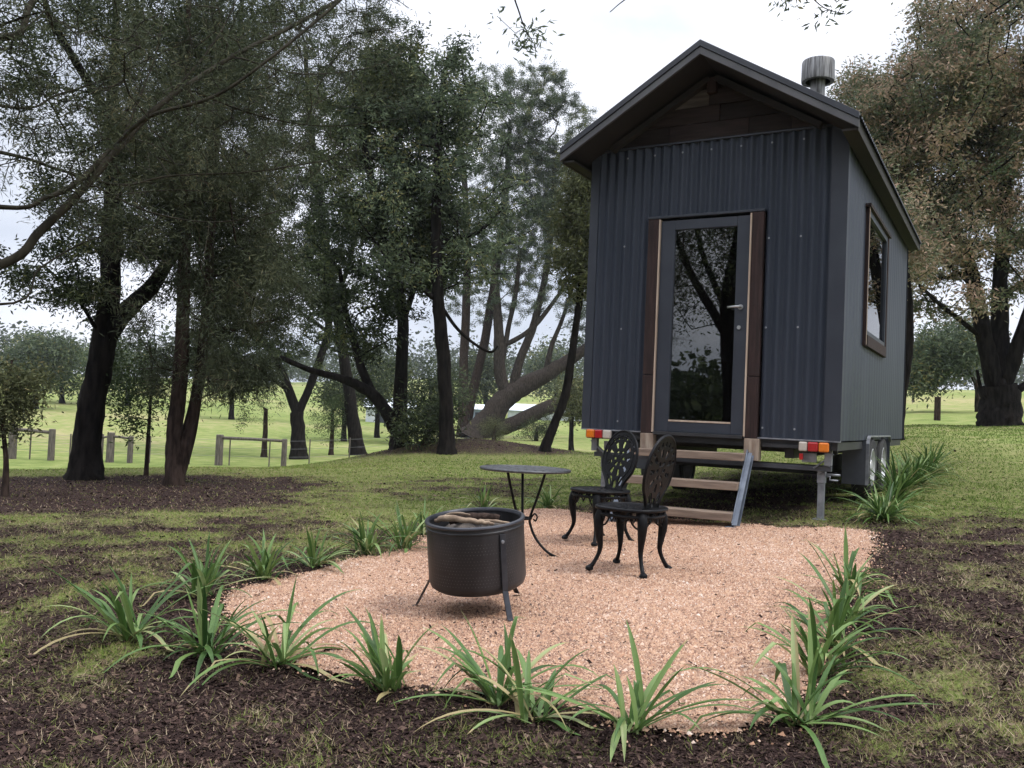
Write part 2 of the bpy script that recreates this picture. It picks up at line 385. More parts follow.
def build_gravel():
    s = .035
    x0, y0 = GRAVEL.min(0); x1, y1 = GRAVEL.max(0)
    gx, gy = np.meshgrid(np.arange(x0 - .1, x1 + .1, s), np.arange(y0 - .1, y1 + .1, s), indexing='ij')
    z = zg(gx, gy) + .012 + (fbm(gx, gy, 3.0, 31) - .5) * .045 + (fbm(gx, gy, 14, 33) - .5) * .012
    cin = inside((gx[:-1, :-1] + s / 2).ravel(), (gy[:-1, :-1] + s / 2).ravel()).reshape(gx.shape[0] - 1, gx.shape[1] - 1)
    idx = np.arange(gx.size).reshape(gx.shape)
    f = np.stack([idx[:-1, :-1], idx[1:, :-1], idx[1:, 1:], idx[:-1, 1:]], -1)[cin]
    m = mat('pink_gravel_bed', (.20, .115, .078), (.46, .31, .22), 150, .9, 0, 1.0, 140, .2, detail=3, c3=(.33, .20, .135), lo=.36, hi=.64)
    u, inv = np.unique(f.ravel(), return_inverse=True)
    V = np.stack([gx.ravel(), gy.ravel(), z.ravel()], -1)[u]
    o = npmesh('gravel_patio', V, inv.reshape(-1, 4), m, smooth=True)
    tag(o, 'pink gravel patio in front of the tiny house', 'gravel', kind='structure')
    # pebbles
    n = 260000
    px = rng.uniform(x0 - .1, x1 + .1, n * 2); py = rng.uniform(y0 - .1, y1 + .1, n * 2)
    sp = np.where(rng.random(n * 2) < .15, .10, .03); jx, jy = px + rng.normal(0, 1, n * 2) * sp, py + rng.normal(0, 1, n * 2) * sp
    k = inside(jx, jy); px, py = px[k][:n], py[k][:n]; n = len(px)
    pz = zg(px, py) + .012 + (fbm(px, py, 3.0, 31) - .5) * .045 + (fbm(px, py, 14, 33) - .5) * .012
    sz = rng.uniform(.0032, .0072, n) * (1 + .9 * (rng.random(n) < .05))
    a = rng.uniform(0, 6.28, n)
    V = np.zeros((n, 5, 3))
    for q in range(4):
        aa = a + q * math.pi / 2 + rng.uniform(-.4, .4, n); rr = sz * rng.uniform(.7, 1.3, n)
        V[:, q] = np.stack([px + rr * np.cos(aa), py + rr * np.sin(aa), pz - .002 + rng.uniform(-.001, .002, n)], -1)
    V[:, 4] = np.stack([px + sz * rng.uniform(-.4, .4, n), py + sz * rng.uniform(-.4, .4, n), pz + sz * rng.uniform(.5, 1.0, n)], -1)
    b = np.arange(n)[:, None] * 5
    F = np.concatenate([b + np.array([[q, (q + 1) % 4, 4]]) for q in range(4)])
    rnd = np.clip(rng.beta(1.5, 1.5, n) * .95 + .35 * (fbm(px, py, 1.2, 41) - .5), 0, 1)
    o = npmesh('gravel_pebbles', V.reshape(-1, 3), F, MT['pebble'], attrs={'rnd': ('FACE', np.tile(rnd, 4))})
    tag(o, 'loose pink and cream pebbles covering the patio', 'gravel', kind='stuff')
build_gravel()

def scatter(k, rmin, rmax, a0=-41, a1=41, power=1.0):
    r = np.exp(rng.uniform(math.log(rmin), math.log(rmax), k)); a = np.radians(rng.uniform(a0, a1, k))
    return r * np.sin(a), r * np.cos(a), r

def build_grass():
    x, y, r = scatter(620000, 2.0, 25)
    g = green(x, y); lx, ly = cab_local(x, y)
    keep = (rng.random(len(x)) < .10 + .90 * sstep(.12, .70, g) * (.35 + .65 * sstep(.35, .6, fbm(x, y, 9, 71)))) & ~inside(x, y)
    x, y, r, g = x[keep], y[keep], r[keep], g[keep]; n = len(x)
    z = zg(x, y) + (fbm(x, y, 4.0, 21) - .5) * .035 * sstep(1.5, 2.5, r) - .004
    tuft = fbm(x, y, 7, 51)
    h = (.008 + .022 * rng.random(n) * (.4 + 1.2 * tuft)) * (1 + .02 * r)
    w = .0011 + .00034 * r
    a = rng.uniform(0, 6.28, n); lean = rng.uniform(.2, 1.9, n); b = rng.uniform(0, 6.28, n)
    V = np.zeros((n, 3, 3))
    V[:, 0] = np.stack([x + w * np.cos(a), y + w * np.sin(a), z], -1)
    V[:, 1] = np.stack([x - w * np.cos(a), y - w * np.sin(a), z], -1)
    V[:, 2] = np.stack([x + h * lean * np.cos(b), y + h * lean * np.sin(b), z + h], -1)
    dry = fbm(x, y, 1.3, 61)
    az = np.degrees(np.arctan2(x, y))
    rnd = rng.random(n) * .70 + .62 * np.clip(dry - .42, 0, 1) + .48 * (1 - sstep(.2, .8, g)) * rng.random(n) + .10 * (rng.random(n) < .12)
    rnd = rnd + .25 * sstep(20, 26, az) * sstep(.35, .6, fbm(x, y, .8, 63)) * (r < 7) - .22 * sstep(7.5, 9.5, r) * sstep(-10, -2, az) - .15 * sstep(17, 22, az) * sstep(8, 10, r)  # far-right blades turned greener, sunlit look of the lawn put into colour
    rnd = rnd + .16 * (1 - sstep(-12, -4, az)) * (r < 12) * rng.random(n) + .14 * sstep(13, 18, az) * (r < 8) * rng.random(n)
    o = npmesh('grass', V.reshape(-1, 3), np.arange(n * 3).reshape(-1, 3), MT['grass'], attrs={'rnd': ('FACE', np.clip(rnd, 0, 1))})
    tag(o, 'short patchy lawn grass with dry blades between mulch', 'grass', kind='stuff')
    # bark and leaf litter
    x, y, r = scatter(520000, 2.0, 26)
    g = green(x, y); ins = inside(x, y)
    keep = (rng.random(len(x)) < .10 + .9 * (1 - sstep(.25, .75, g))) & (~ins | (rng.random(len(x)) < .02))
    x, y, r = x[keep], y[keep], r[keep]; n = len(x)
    z = zg(x, y) + (fbm(x, y, 4.0, 21) - .5) * .035 * sstep(1.5, 2.5, r) + rng.uniform(.001, .010, n) + inside(x, y) * .022
    l = rng.uniform(.003, .010, n) * (1 + .05 * r) * (1 + .9 * (rng.random(n) < .08)); w = l * rng.uniform(.12, .5, n)
    a = rng.uniform(0, 6.28, n); t1 = rng.normal(0, .45, n); t2 = rng.normal(0, .45, n)
    dx, dy = np.cos(a), np.sin(a)
    V = np.zeros((n, 4, 3))
    for q, (s, t) in enumerate(((-1, -.6), (.6, -1), (1, .7), (-.7, 1))):
        V[:, q] = np.stack([x + s * l * dx - t * w * dy, y + s * l * dy + t * w * dx, z + s * l * t1 * .5 + t * w * t2], -1)
    o = npmesh('leaf_litter', V.reshape(-1, 3), np.arange(n * 4).reshape(-1, 4), MT['litter'], attrs={'rnd': ('FACE', np.clip(rng.beta(1.6, 2.0, n), 0, 1))})
    tag(o, 'dark bark chips and fallen leaves over the soil', 'leaf litter', kind='stuff')
build_grass()
# ------------------------------------------------------------------ trees
def leaf_quads(C, size, wid, r, spread, droop, flat=.0):
    """n leaf shaped faces around the clump points C (n,3)"""
    n = len(C)
    p = C + r.normal(0, 1, (n, 3)) * np.asarray(spread)
    d = r.normal(0, 1, (n, 3)); d[:, 2] = d[:, 2] * .6 - droop
    d /= np.linalg.norm(d, axis=1)[:, None] + 1e-9
    q = np.cross(d, r.normal(0, 1, (n, 3))); q /= np.linalg.norm(q, axis=1)[:, None] + 1e-9
    l = size * r.uniform(.6, 1.3, n)[:, None]; w = wid * r.uniform(.6, 1.3, n)[:, None]
    V = np.stack([p, p + d * l * .42 + q * w * .5, p + d * l, p + d * l * .5 - q * w * .5], 1)
    return V

def grow(stems, clumps, r, seg=.35, up=.7, wob=.06):
    pos = []; par = []; rad = []
    for st in stems:
        S = cr(st, 6)
        if pos:
            P = np.array(pos); k = int(np.argmin(((P - S[0, :3]) ** 2).sum(1)))
            start = k; first = 1 if ((P[k] - S[0, :3]) ** 2).sum() < .25 else 0
        else: start = -1; first = 0
        for q in S[first:]:
            pos.append(q[:3]); par.append(start); rad.append(q[3]); start = len(pos) - 1
    ns = len(pos)
    P = np.zeros((ns + len(clumps) * 40, 3)); P[:ns] = pos; cnt = ns
    T = list(rad); par = list(par); fixed = list(rad)
    cl = np.asarray(clumps)
    d0 = np.array([np.min(((P[:ns] - c) ** 2).sum(1)) for c in cl])
    ends = np.zeros(len(cl), int)
    for ci in np.argsort(d0):
        c = cl[ci]
        v = P[:cnt] - c
        d = np.sqrt((v ** 2).sum(1)) + 1e-6
        cost = d * (1 + up * np.clip(v[:, 2] / d, -.3, 1))
        k = int(np.argmin(cost)); L = d[k]; m = min(38, max(1, int(L / seg)))
        a = P[k]; sag = r.normal(0, .08, 3) * L; sag[2] -= .06 * L
        start = k
        for t in range(1, m + 1):
            f = t / m
            P[cnt] = a + (c - a) * f + sag * 4 * f * (1 - f) * .5 + (r.normal(0, wob, 3) * seg if t < m else 0)
            par.append(start); fixed.append(0); start = cnt; cnt += 1
        ends[ci] = start
    P = P[:cnt]
    par = np.array(par); fixed = np.array(fixed)
    return P, par, fixed, ends

def limb_mesh(P, par, fixed, tip, expo=2.2):
    n = len(P); acc = np.zeros(n); kids = [[] for _ in range(n)]
    for i in range(n):
        if par[i] >= 0: kids[par[i]].append(i)
    order = list(range(n - 1, -1, -1))
    # children always come after their parents
    rad = np.zeros(n)
    for i in order:
        a = acc[i] if acc[i] > 0 else tip ** expo
        rad[i] = max(fixed[i], a ** (1 / expo)) if fixed[i] <= 0 else fixed[i]
        if par[i] >= 0: acc[par[i]] += (min(rad[i], 1e9) if fixed[i] <= 0 else tip) ** expo
    for i in range(n):
        if par[i] >= 0 and fixed[i] <= 0: rad[i] = min(rad[i], .75 * rad[par[i]] if fixed[par[i]] > 0 else rad[par[i]])
    D = np.zeros((n, 3))
    main = [-1] * n
    for i in range(n):
        if kids[i]:
            main[i] = max(kids[i], key=lambda k: (fixed[k] > 0, rad[k]))
    V = []; F = []; cnt = 0; kr = random.Random(n)
    def ring(p, d, r_, k, prev):
        q = prev - d * prev.dot(d)
        if q.length < 1e-3: q = d.orthogonal()
        q.normalize(); b = d.cross(q)
        return [p + (q * math.cos(6.28318 * j / k) + b * math.sin(6.28318 * j / k)) * r_ for j in range(k)], q
    starts = [i for i in range(n) if par[i] < 0 or main[par[i]] != i]
    for s0 in starts:
        ch = [s0]
        while main[ch[-1]] >= 0: ch.append(main[ch[-1]])
        pts = [Vector(P[c]) for c in ch]; rr = [rad[c] for c in ch]
        if par[s0] >= 0: pts.insert(0, Vector(P[par[s0]])); rr.insert(0, rr[0])
        if len(pts) < 2: continue
        k = 10 if rr[0] > .12 else 7 if rr[0] > .04 else 4 if rr[0] > .012 else 3
        prev = Vector((1, .3, .1)); base = cnt
        for i, p in enumerate(pts):
            d = (pts[min(i + 1, len(pts) - 1)] - pts[max(i - 1, 0)])
            if d.length < 1e-6: d = Vector((0, 0, 1))
            d.normalize()
            vs, prev = ring(p, d, rr[i], k, prev)
            if k == 10:                                              # thick bark is knobbly
                vs = [p + (v - p) * (1 + .045 * math.sin(j * 1.885 + 1.1 * i) + .03 * math.sin(j * .628 + .7 * i) + .035 * kr.gauss(0, 1)) for j, v in enumerate(vs)]
            V += vs; cnt += k
        for i in range(len(pts) - 1):
            a, b = base + i * k, base + (i + 1) * k
            F += [(a + j, a + (j + 1) % k, b + (j + 1) % k, b + j) for j in range(k)]
    return np.array([tuple(v) for v in V]), np.array(F)

def tree(name, label, cat, base, stems, crown, bark, leaf, per=110, size=.10, wid=.026, spread=.30, droop=.5, tip=.006, group=None, seed=1, seg=.35, up=.7, wob=.08, flare=1.45, D0=None, world_stems=None, world_crown=None, shell=.45, dense=1.75, gap=.38):
    r = np.random.default_rng(seed)
    if base is not None and len(base) == 2: B = G(*base)
    else: B = np.array(base, float)
    if D0 is None: D0 = B[1]
    S = []
    for st in stems:
        a = []
        for (px, py, dD, rp) in st:
            D = D0 + dD; w = at(px, py, D); a.append([*w, rp * D / FOC / 2])
        S.append(a)
    if S and world_stems is None:
        S[0][0][:3] = [B[0], B[1], B[2] - .12]; f = S[0][0][3]; S[0][0][3] = f * flare
        S[0].insert(1, [*(B + (np.array(S[0][1][:3]) - B) * .22), f * 1.02])
    if world_stems: S = [[list(q) for q in st] for st in world_stems] + S
    C = []; W = []
    E = [(at(px, py, D0 + dD), rx * (D0 + dD) / FOC, ry * (D0 + dD) / FOC, rd, n) for (px, py, rx, ry, rd, dD, n) in crown]
    for e in (world_crown or []): E.append((np.array(e[0]), e[1], e[2], e[3], e[4]))
    for c, rx, ry, rd, n in E:
        n = int(n * dense); v = r.normal(0, 1, (n, 3)); v /= np.linalg.norm(v, axis=1)[:, None]
        v *= (r.random(n) ** (1 / 3) * (1 - shell) + shell * (.55 + .45 * r.random(n)))[:, None]
        v *= 1 + .20 * r.normal(0, 1, (n, 1))
        q = c + v * np.array([rx, rd, ry]); sc = 1.5 / max(.5, min(rx, ry))
        q = q[(vnoise(q[:, 0] * sc + q[:, 1] * .6, q[:, 2] * sc + q[:, 1] * .4, seed) > gap) | (r.random(len(q)) < .12)]
        C.append(q)
    C = np.concatenate(C); C[:, 2] = np.maximum(C[:, 2], zg(C[:, 0], C[:, 1]) + .15)
    P, par, fixed, ends = grow(S, C, r, seg, up, wob)
    V, F = limb_mesh(P, par, fixed, tip)
    t = thing(name, label, cat, B, 0, group)
    npmesh('trunk', V - B, F, MT[bark], t, smooth=True)
    # leaves gather round the twig ends and a little back along the twig
    m = len(ends); k = r.poisson(per * np.clip(r.normal(1, .35, m), .25, 2), m)
    idx = np.repeat(np.arange(m), k)
    e = ends[idx]; p1 = P[e]; p0 = P[par[e]]; f = r.random(len(idx))[:, None] ** .6
    cen = p0 + (p1 - p0) * (f * 1.25)
    LV = leaf_quads(cen, size, wid, r, spread, droop)
    tone = r.normal(0, .19, m)[idx]
    rnd = np.clip(.48 + tone + r.normal(0, .16, len(idx)), 0, 1)
    npmesh('crown', LV.reshape(-1, 3) - B, np.arange(len(idx) * 4).reshape(-1, 4), MT[leaf], t, attrs={'rnd': ('FACE', rnd)})
    return t

TG = 'dark trees along the edge of the lawn'
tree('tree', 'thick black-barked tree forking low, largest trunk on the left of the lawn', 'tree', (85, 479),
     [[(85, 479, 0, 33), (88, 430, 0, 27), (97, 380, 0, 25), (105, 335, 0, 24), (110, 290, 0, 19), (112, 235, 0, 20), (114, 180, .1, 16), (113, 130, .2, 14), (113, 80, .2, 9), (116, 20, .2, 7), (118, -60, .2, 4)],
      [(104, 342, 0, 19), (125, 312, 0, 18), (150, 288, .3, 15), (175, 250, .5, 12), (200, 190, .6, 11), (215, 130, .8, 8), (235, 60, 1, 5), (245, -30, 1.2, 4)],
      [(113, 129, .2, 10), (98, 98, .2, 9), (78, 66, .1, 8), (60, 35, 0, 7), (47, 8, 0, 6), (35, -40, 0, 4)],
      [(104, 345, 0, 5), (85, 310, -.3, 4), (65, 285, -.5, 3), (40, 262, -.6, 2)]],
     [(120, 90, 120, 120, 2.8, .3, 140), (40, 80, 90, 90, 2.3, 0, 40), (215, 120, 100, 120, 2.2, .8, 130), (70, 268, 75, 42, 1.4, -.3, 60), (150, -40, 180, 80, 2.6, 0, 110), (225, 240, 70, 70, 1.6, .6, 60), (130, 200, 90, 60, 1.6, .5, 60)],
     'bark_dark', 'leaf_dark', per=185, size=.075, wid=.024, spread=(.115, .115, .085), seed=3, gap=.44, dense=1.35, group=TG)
tree('tree', 'reddish-brown double-stemmed tree with fine grey needles beside the thick black trunk', 'tree', (175, 485),
     [[(172, 485, 0, 19), (174, 440, 0, 16), (178, 400, 0, 15), (182, 350, 0, 14), (183, 300, 0, 13), (185, 240, 0, 11), (187, 150, 0, 8), (188, 60, 0, 6), (190, -40, 0, 4)],
      [(177, 479, 0, 15), (184, 455, .05, 15), (190, 430, .1, 15), (196, 400, .1, 12), (203, 350, .1, 11), (208, 290, .1, 10), (212, 220, .1, 8), (218, 120, .1, 6), (222, 20, .1, 4)]],
     [(198, 320, 66, 42, 1.3, 0, 42), (200, 235, 85, 85, 1.6, 0, 120), (210, 130, 100, 100, 1.8, 0, 150), (215, 10, 110, 90, 1.9, 0, 110), (240, 372, 40, 28, .8, 0, 24), (250, 290, 60, 60, 1.2, 0, 50), (160, 372, 30, 25, .6, 0, 14)],
     'bark_brown', 'leaf_needle', per=210, size=.10, wid=.012, spread=(.10, .10, .12), droop=.8, seed=4, gap=.44, dense=1.35, group=TG)
tree('sapling', 'thin sapling standing between the thick black trunk and the reddish tree', 'sapling', (146, 475),
     [[(146, 475, 0, 4.5), (148, 440, 0, 4), (150, 410, 0, 3), (152, 375, 0, 2.5), (150, 345, 0, 2)]],
     [(150, 408, 40, 26, .5, 0, 26), (140, 370, 42, 35, .6, 0, 34)], 'bark_brown', 'leaf_green', per=70, size=.075, wid=.022, spread=.13, seed=5, tip=.003, seg=.15)
tree('sapling', 'thin sapling at the left edge of the photo in front of the fence posts', 'sapling', (5, 496),
     [[(5, 496, 0, 7), (6, 460, 0, 5), (3, 420, 0, 4), (8, 385, 0, 3), (12, 360, 0, 2)]],
     [(6, 408, 28, 22, .4, 0, 22), (18, 382, 28, 16, .4, 0, 20)], 'bark_brown', 'leaf_olive', per=60, size=.07, wid=.022, spread=.11, seed=6, tip=.003, seg=.15)
tree('sapling', 'small bushy sapling behind the log fence and left of the forked tree', 'sapling', (264, 457),
     [[(264, 457, 0, 6), (265, 435, 0, 5), (266, 410, 0, 4)]], [(265, 412, 30, 17, .8, 0, 40)], 'bark_brown', 'leaf_dark', per=70, size=.09, wid=.03, spread=.16, seed=7, tip=.004, seg=.2)
tree('sapling', 'small leafy sapling right of the forked tree', 'sapling', (331, 455),
     [[(331, 455, 0, 5), (332, 435, 0, 4), (333, 412, 0, 3)]], [(331, 418, 20, 20, .6, 0, 34)], 'bark_brown', 'leaf_green', per=70, size=.09, wid=.03, spread=.16, seed=8, tip=.004, seg=.2)
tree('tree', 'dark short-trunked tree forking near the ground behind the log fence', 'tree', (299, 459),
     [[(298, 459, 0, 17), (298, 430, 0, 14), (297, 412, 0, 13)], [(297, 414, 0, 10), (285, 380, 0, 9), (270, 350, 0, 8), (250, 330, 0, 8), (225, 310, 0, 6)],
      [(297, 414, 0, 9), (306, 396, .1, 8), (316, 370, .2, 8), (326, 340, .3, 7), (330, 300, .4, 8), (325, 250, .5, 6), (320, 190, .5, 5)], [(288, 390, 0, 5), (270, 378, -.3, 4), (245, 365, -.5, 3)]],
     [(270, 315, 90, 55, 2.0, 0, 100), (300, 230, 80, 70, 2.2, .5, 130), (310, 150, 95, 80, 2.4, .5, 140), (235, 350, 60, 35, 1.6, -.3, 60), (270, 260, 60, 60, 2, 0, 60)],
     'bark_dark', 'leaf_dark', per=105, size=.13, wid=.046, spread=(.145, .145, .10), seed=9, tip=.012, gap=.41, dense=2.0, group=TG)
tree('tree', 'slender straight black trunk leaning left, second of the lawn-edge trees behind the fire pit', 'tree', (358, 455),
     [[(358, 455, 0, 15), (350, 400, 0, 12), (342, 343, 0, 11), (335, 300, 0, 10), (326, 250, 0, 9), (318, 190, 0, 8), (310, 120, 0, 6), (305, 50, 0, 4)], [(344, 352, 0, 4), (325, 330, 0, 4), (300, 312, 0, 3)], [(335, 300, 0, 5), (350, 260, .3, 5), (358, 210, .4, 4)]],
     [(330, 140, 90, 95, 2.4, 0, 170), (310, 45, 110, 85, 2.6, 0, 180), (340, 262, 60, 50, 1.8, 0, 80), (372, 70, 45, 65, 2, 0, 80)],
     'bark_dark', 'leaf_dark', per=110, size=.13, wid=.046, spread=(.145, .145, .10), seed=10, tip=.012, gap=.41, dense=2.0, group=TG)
tree('tree', 'dark tree with a long low limb reaching left, standing left of the earth mound', 'tree', (400, 447),
     [[(400, 447, 0, 18), (400, 400, 0, 14), (403, 330, 0, 12), (398, 290, 0, 11), (388, 255, 0, 10), (378, 210, 0, 9), (365, 150, 0, 7), (355, 90, 0, 5)],
      [(397, 434, 0, 13), (385, 410, -.2, 13), (373, 395, -.3, 12), (361, 387, -.4, 11), (340, 378, -.5, 8), (310, 370, -.6, 6), (280, 357, -.7, 5)],
      [(374, 396, -.3, 9), (362, 370, -.2, 9), (355, 345, -.1, 8), (345, 310, 0, 6), (340, 270, 0, 4)], [(402, 325, 0, 6), (412, 295, .2, 6), (420, 265, .3, 5), (428, 220, .4, 4)]],
     [(370, 150, 75, 85, 2.2, 0, 170), (405, 220, 50, 60, 1.9, 0, 90), (360, 300, 65, 36, 1.8, 0, 46), (370, 340, 45, 22, 1.6, 0, 18), (425, 255, 40, 45, 1.8, .2, 60), (345, 245, 60, 50, 2, .3, 60), (392, 95, 45, 50, 2, 0, 80)],
     'bark_dark', 'leaf_dark', per=100, size=.13, wid=.046, spread=(.145, .145, .10), seed=11, tip=.012, gap=.41, dense=2.0, group=TG)
tree('tree', 'tall straight black trunk standing on the brown earth mound', 'tree', (447, 453),
     [[(447, 453, 0, 17), (446, 410, 0, 14), (444, 365, 0, 14), (440, 320, 0, 13), (438, 300, 0, 12), (436, 240, 0, 11), (437, 180, 0, 9), (440, 120, 0, 8), (445, 70, 0, 5)],
      [(438, 300, 0, 7), (425, 290, -.1, 6), (415, 270, -.2, 5), (395, 250, -.3, 4)], [(439, 302, 0, 4), (455, 326, .1, 3.5), (472, 342, .2, 3), (490, 352, .2, 2.5), (498, 346, .2, 1.5)], [(437, 245, 0, 6), (455, 238, .2, 5), (475, 234, .3, 4), (492, 220, .4, 3), (505, 205, .5, 2)]],
     [(440, 105, 34, 48, 1.8, 0, 60), (470, 190, 60, 55, 2.4, .4, 80), (412, 195, 60, 60, 2.4, .3, 80), (475, 120, 36, 40, 1.8, .5, 40), (440, 262, 75, 38, 2.4, 0, 60), (400, 130, 45, 55, 2, .6, 50), (458, 66, 18, 22, 1.0, 0, 14)],
     'bark_dark', 'leaf_gum', per=75, size=.13, wid=.038, spread=(.16, .16, .11), seed=12, tip=.012, dense=1.35, gap=.45, group=TG)
tree('tree', 'pair of slim brown stems rising from one base beside the fallen trunk', 'tree', (464, 437),
     [[(462, 437, 0, 13), (463, 390, 0, 10), (465, 334, 0, 9), (467, 280, 0, 8), (467, 240, 0, 8), (465, 190, 0, 6), (460, 130, 0, 5), (462, 90, 0, 3)],
      [(464, 432, 0, 12), (473, 390, 0, 10), (483, 349, 0, 9), (491, 305, 0, 9), (496, 270, 0, 8), (502, 230, 0, 7), (507, 180, 0, 6), (510, 120, 0, 4)]],
     [(500, 140, 55, 65, 2.4, 0, 170), (520, 190, 58, 60, 2.4, 0, 150), (480, 240, 45, 50, 2, 0, 90), (500, 92, 42, 28, 1.8, 0, 80), (505, 260, 50, 40, 2, .3, 80), (475, 305, 35, 25, 1.6, .2, 22)],
     'bark_brown', 'leaf_gum', per=120, size=.14, wid=.050, spread=(.16, .16, .12), seed=13, tip=.012, dense=2.6, gap=.34, group=TG)
tree('leaning_tree', 'big half-fallen gum tree, its trunk lying to the right with stems rising from it', 'tree', (473, 438),
     [[(473, 438, 0, 27), (490, 418, .2, 25), (505, 399, .3, 22), (520, 388, .4, 20), (545, 375, .6, 16), (566, 362, .8, 13), (590, 345, 1, 10), (615, 320, 1.2, 7)],
      [(484, 430, .1, 17), (505, 427, .1, 16), (545, 409, .3, 15), (586, 393, .5, 13), (615, 385, .6, 10), (640, 370, .7, 6)],
      [(506, 398, .3, 12), (500, 370, .3, 12), (499, 343, .3, 11), (497, 300, .3, 8), (492, 250, .3, 6)],
      [(511, 394, .3, 10), (520, 360, .4, 9), (532, 330, .4, 8), (540, 300, .4, 7), (548, 260, .5, 6), (552, 220, .5, 5), (555, 160, .6, 4)],
      [(502, 362, .3, 6), (508, 330, .4, 5), (516, 290, .4, 5), (520, 250, .5, 4)], [(545, 374, .6, 6), (552, 345, .6, 5), (562, 320, .7, 4), (575, 280, .8, 3)],
      [(505, 345, .4, 5), (530, 330, .2, 5), (555, 300, .1, 4), (572, 270, .1, 3)]],
     [(550, 135, 54, 56, 2.5, 0, 200), (570, 200, 50, 65, 2.5, .6, 180), (540, 235, 45, 40, 2, 0, 110), (588, 300, 26, 45, 1.5, .8, 60), (540, 90, 42, 28, 2, 0, 100), (615, 300, 40, 60, 2, 1, 50), (520, 285, 45, 35, 1.8, .3, 40), (560, 290, 30, 35, 1.4, .3, 34), (525, 170, 50, 70, 2.4, .5, 120)],
     'bark_grey', 'leaf_gum', per=120, size=.14, wid=.050, spread=(.16, .16, .12), seed=14, tip=.012, dense=2.6, gap=.34, group=TG)
tree('tree', 'thin dark trunk leaning right next to the left wall of the tiny house', 'tree', (544, 451),
     [[(544, 451, 0, 11), (556, 420, 0, 9), (565, 396, 0, 9), (572, 355, 0, 8), (577, 318, 0, 7), (582, 280, 0, 7), (586, 249, 0, 6), (592, 200, 0, 5), (600, 150, 0, 4)]],
     [(582, 240, 30, 55, 1.4, 0, 60), (598, 190, 30, 45, 1.5, 0, 50), (578, 175, 22, 30, 1, 0, 30)], 'bark_dark', 'leaf_olive', per=95, size=.15, wid=.045, spread=(.19, .19, .14), seed=15, tip=.010, group=TG)

# right-hand side
tree('tree', 'large multi-stemmed gum with rust-tinged foliage right of the tiny house', 'tree', (1000, 426),
     [[(1003, 426, 0, 42), (1000, 402, 0, 38), (998, 385, 0, 36)], [(995, 388, 0, 18), (985, 340, 0, 16), (975, 290, .2, 14), (965, 250, .3, 12), (950, 215, .5, 8), (935, 190, .5, 5)],
      [(1000, 386, 0, 20), (1000, 340, .2, 18), (1000, 280, .3, 14), (1005, 210, .4, 12), (1005, 140, .5, 9), (1000, 70, .6, 6)], [(1003, 386, 0, 17), (1015, 355, -.2, 15), (1030, 310, -.3, 13), (1045, 250, -.4, 11), (1060, 180, -.5, 8)],
      [(985, 340, 0, 5), (960, 320, -.3, 5), (935, 300, -.5, 4), (915, 280, -.6, 3)], [(1006, 396, 0, 9), (1024, 386, -.2, 8), (1042, 375, -.3, 6)], [(972, 285, .2, 5), (945, 262, .2, 4), (920, 250, .2, 3)], [(992, 400, .1, 4), (982, 392, .1, 4), (977, 370, .1, 3)]],
     [(945, 140, 78, 75, 3.2, 0, 180), (1000, 45, 90, 80, 3.6, 0, 190), (1050, 140, 85, 110, 4, 0, 150), (955, 225, 60, 45, 2.6, 0, 80), (912, 185, 42, 60, 2.2, 0, 90), (1045, 260, 50, 45, 3, 0, 40), (925, 100, 58, 45, 2.6, 0, 110), (1000, 170, 60, 50, 3, 1, 60), (950, 300, 45, 22, 1.5, -.4, 12), (925, 262, 36, 26, 1.6, -.4, 24), (985, 20, 80, 50, 3, 0, 80)],
     'bark_dark', 'leaf_rust', per=95, size=.12, wid=.042, spread=(.17, .17, .12), seed=16, flare=1.2, tip=.013, gap=.46, dense=2.6)
tree('tree', 'rust-topped tree showing above the tiny house roof behind the flue', 'tree', (*at(868, 420, 24)[:2], float(zg(*at(868, 420, 24)[:2]))),
     [[(868, 418, 0, 14), (866, 300, 0, 11), (862, 200, 0, 8), (858, 110, 0, 4)]],
     [(855, 105, 26, 36, 1.4, 0, 60), (885, 120, 34, 42, 1.6, 0, 90), (870, 210, 40, 60, 2, 0, 80)], 'bark_brown', 'leaf_rust', per=95, size=.14, wid=.036, spread=(.2, .2, .14), seed=17)
tree('tree', 'slim dark trunk just behind the back corner of the tiny house', 'tree', (*at(897, 425, 15)[:2], float(zg(*at(897, 425, 15)[:2]))),
     [[(896, 425, 0, 12), (902, 395, 0, 9), (908, 360, 0, 8), (910, 320, 0, 7), (908, 285, 0, 6), (902, 240, 0, 5), (898, 190, 0, 3)]],
     [(912, 262, 16, 26, .6, 0, 26), (890, 220, 25, 40, .8, 0, 30)], 'bark_dark', 'leaf_rust', per=80, size=.10, wid=.03, spread=.18, seed=18)
tree('tree', 'low grey-green tree drooping over the paddock post on the right', 'tree', (*at(978, 404, 40)[:2], float(zg(*at(978, 404, 40)[:2]))),
     [[(979, 404, 0, 5), (976, 385, 0, 4), (965, 365, 0, 3), (950, 350, 0, 2.5)], [(976, 385, 0, 3), (985, 365, 0, 2)]],
     [(935, 358, 32, 26, 1.8, 0, 90), (960, 345, 30, 26, 1.8, 0, 70), (920, 375, 22, 14, 1.2, 0, 40)], 'bark_brown', 'leaf_gum', per=70, size=.24, wid=.07, spread=.36, seed=19)

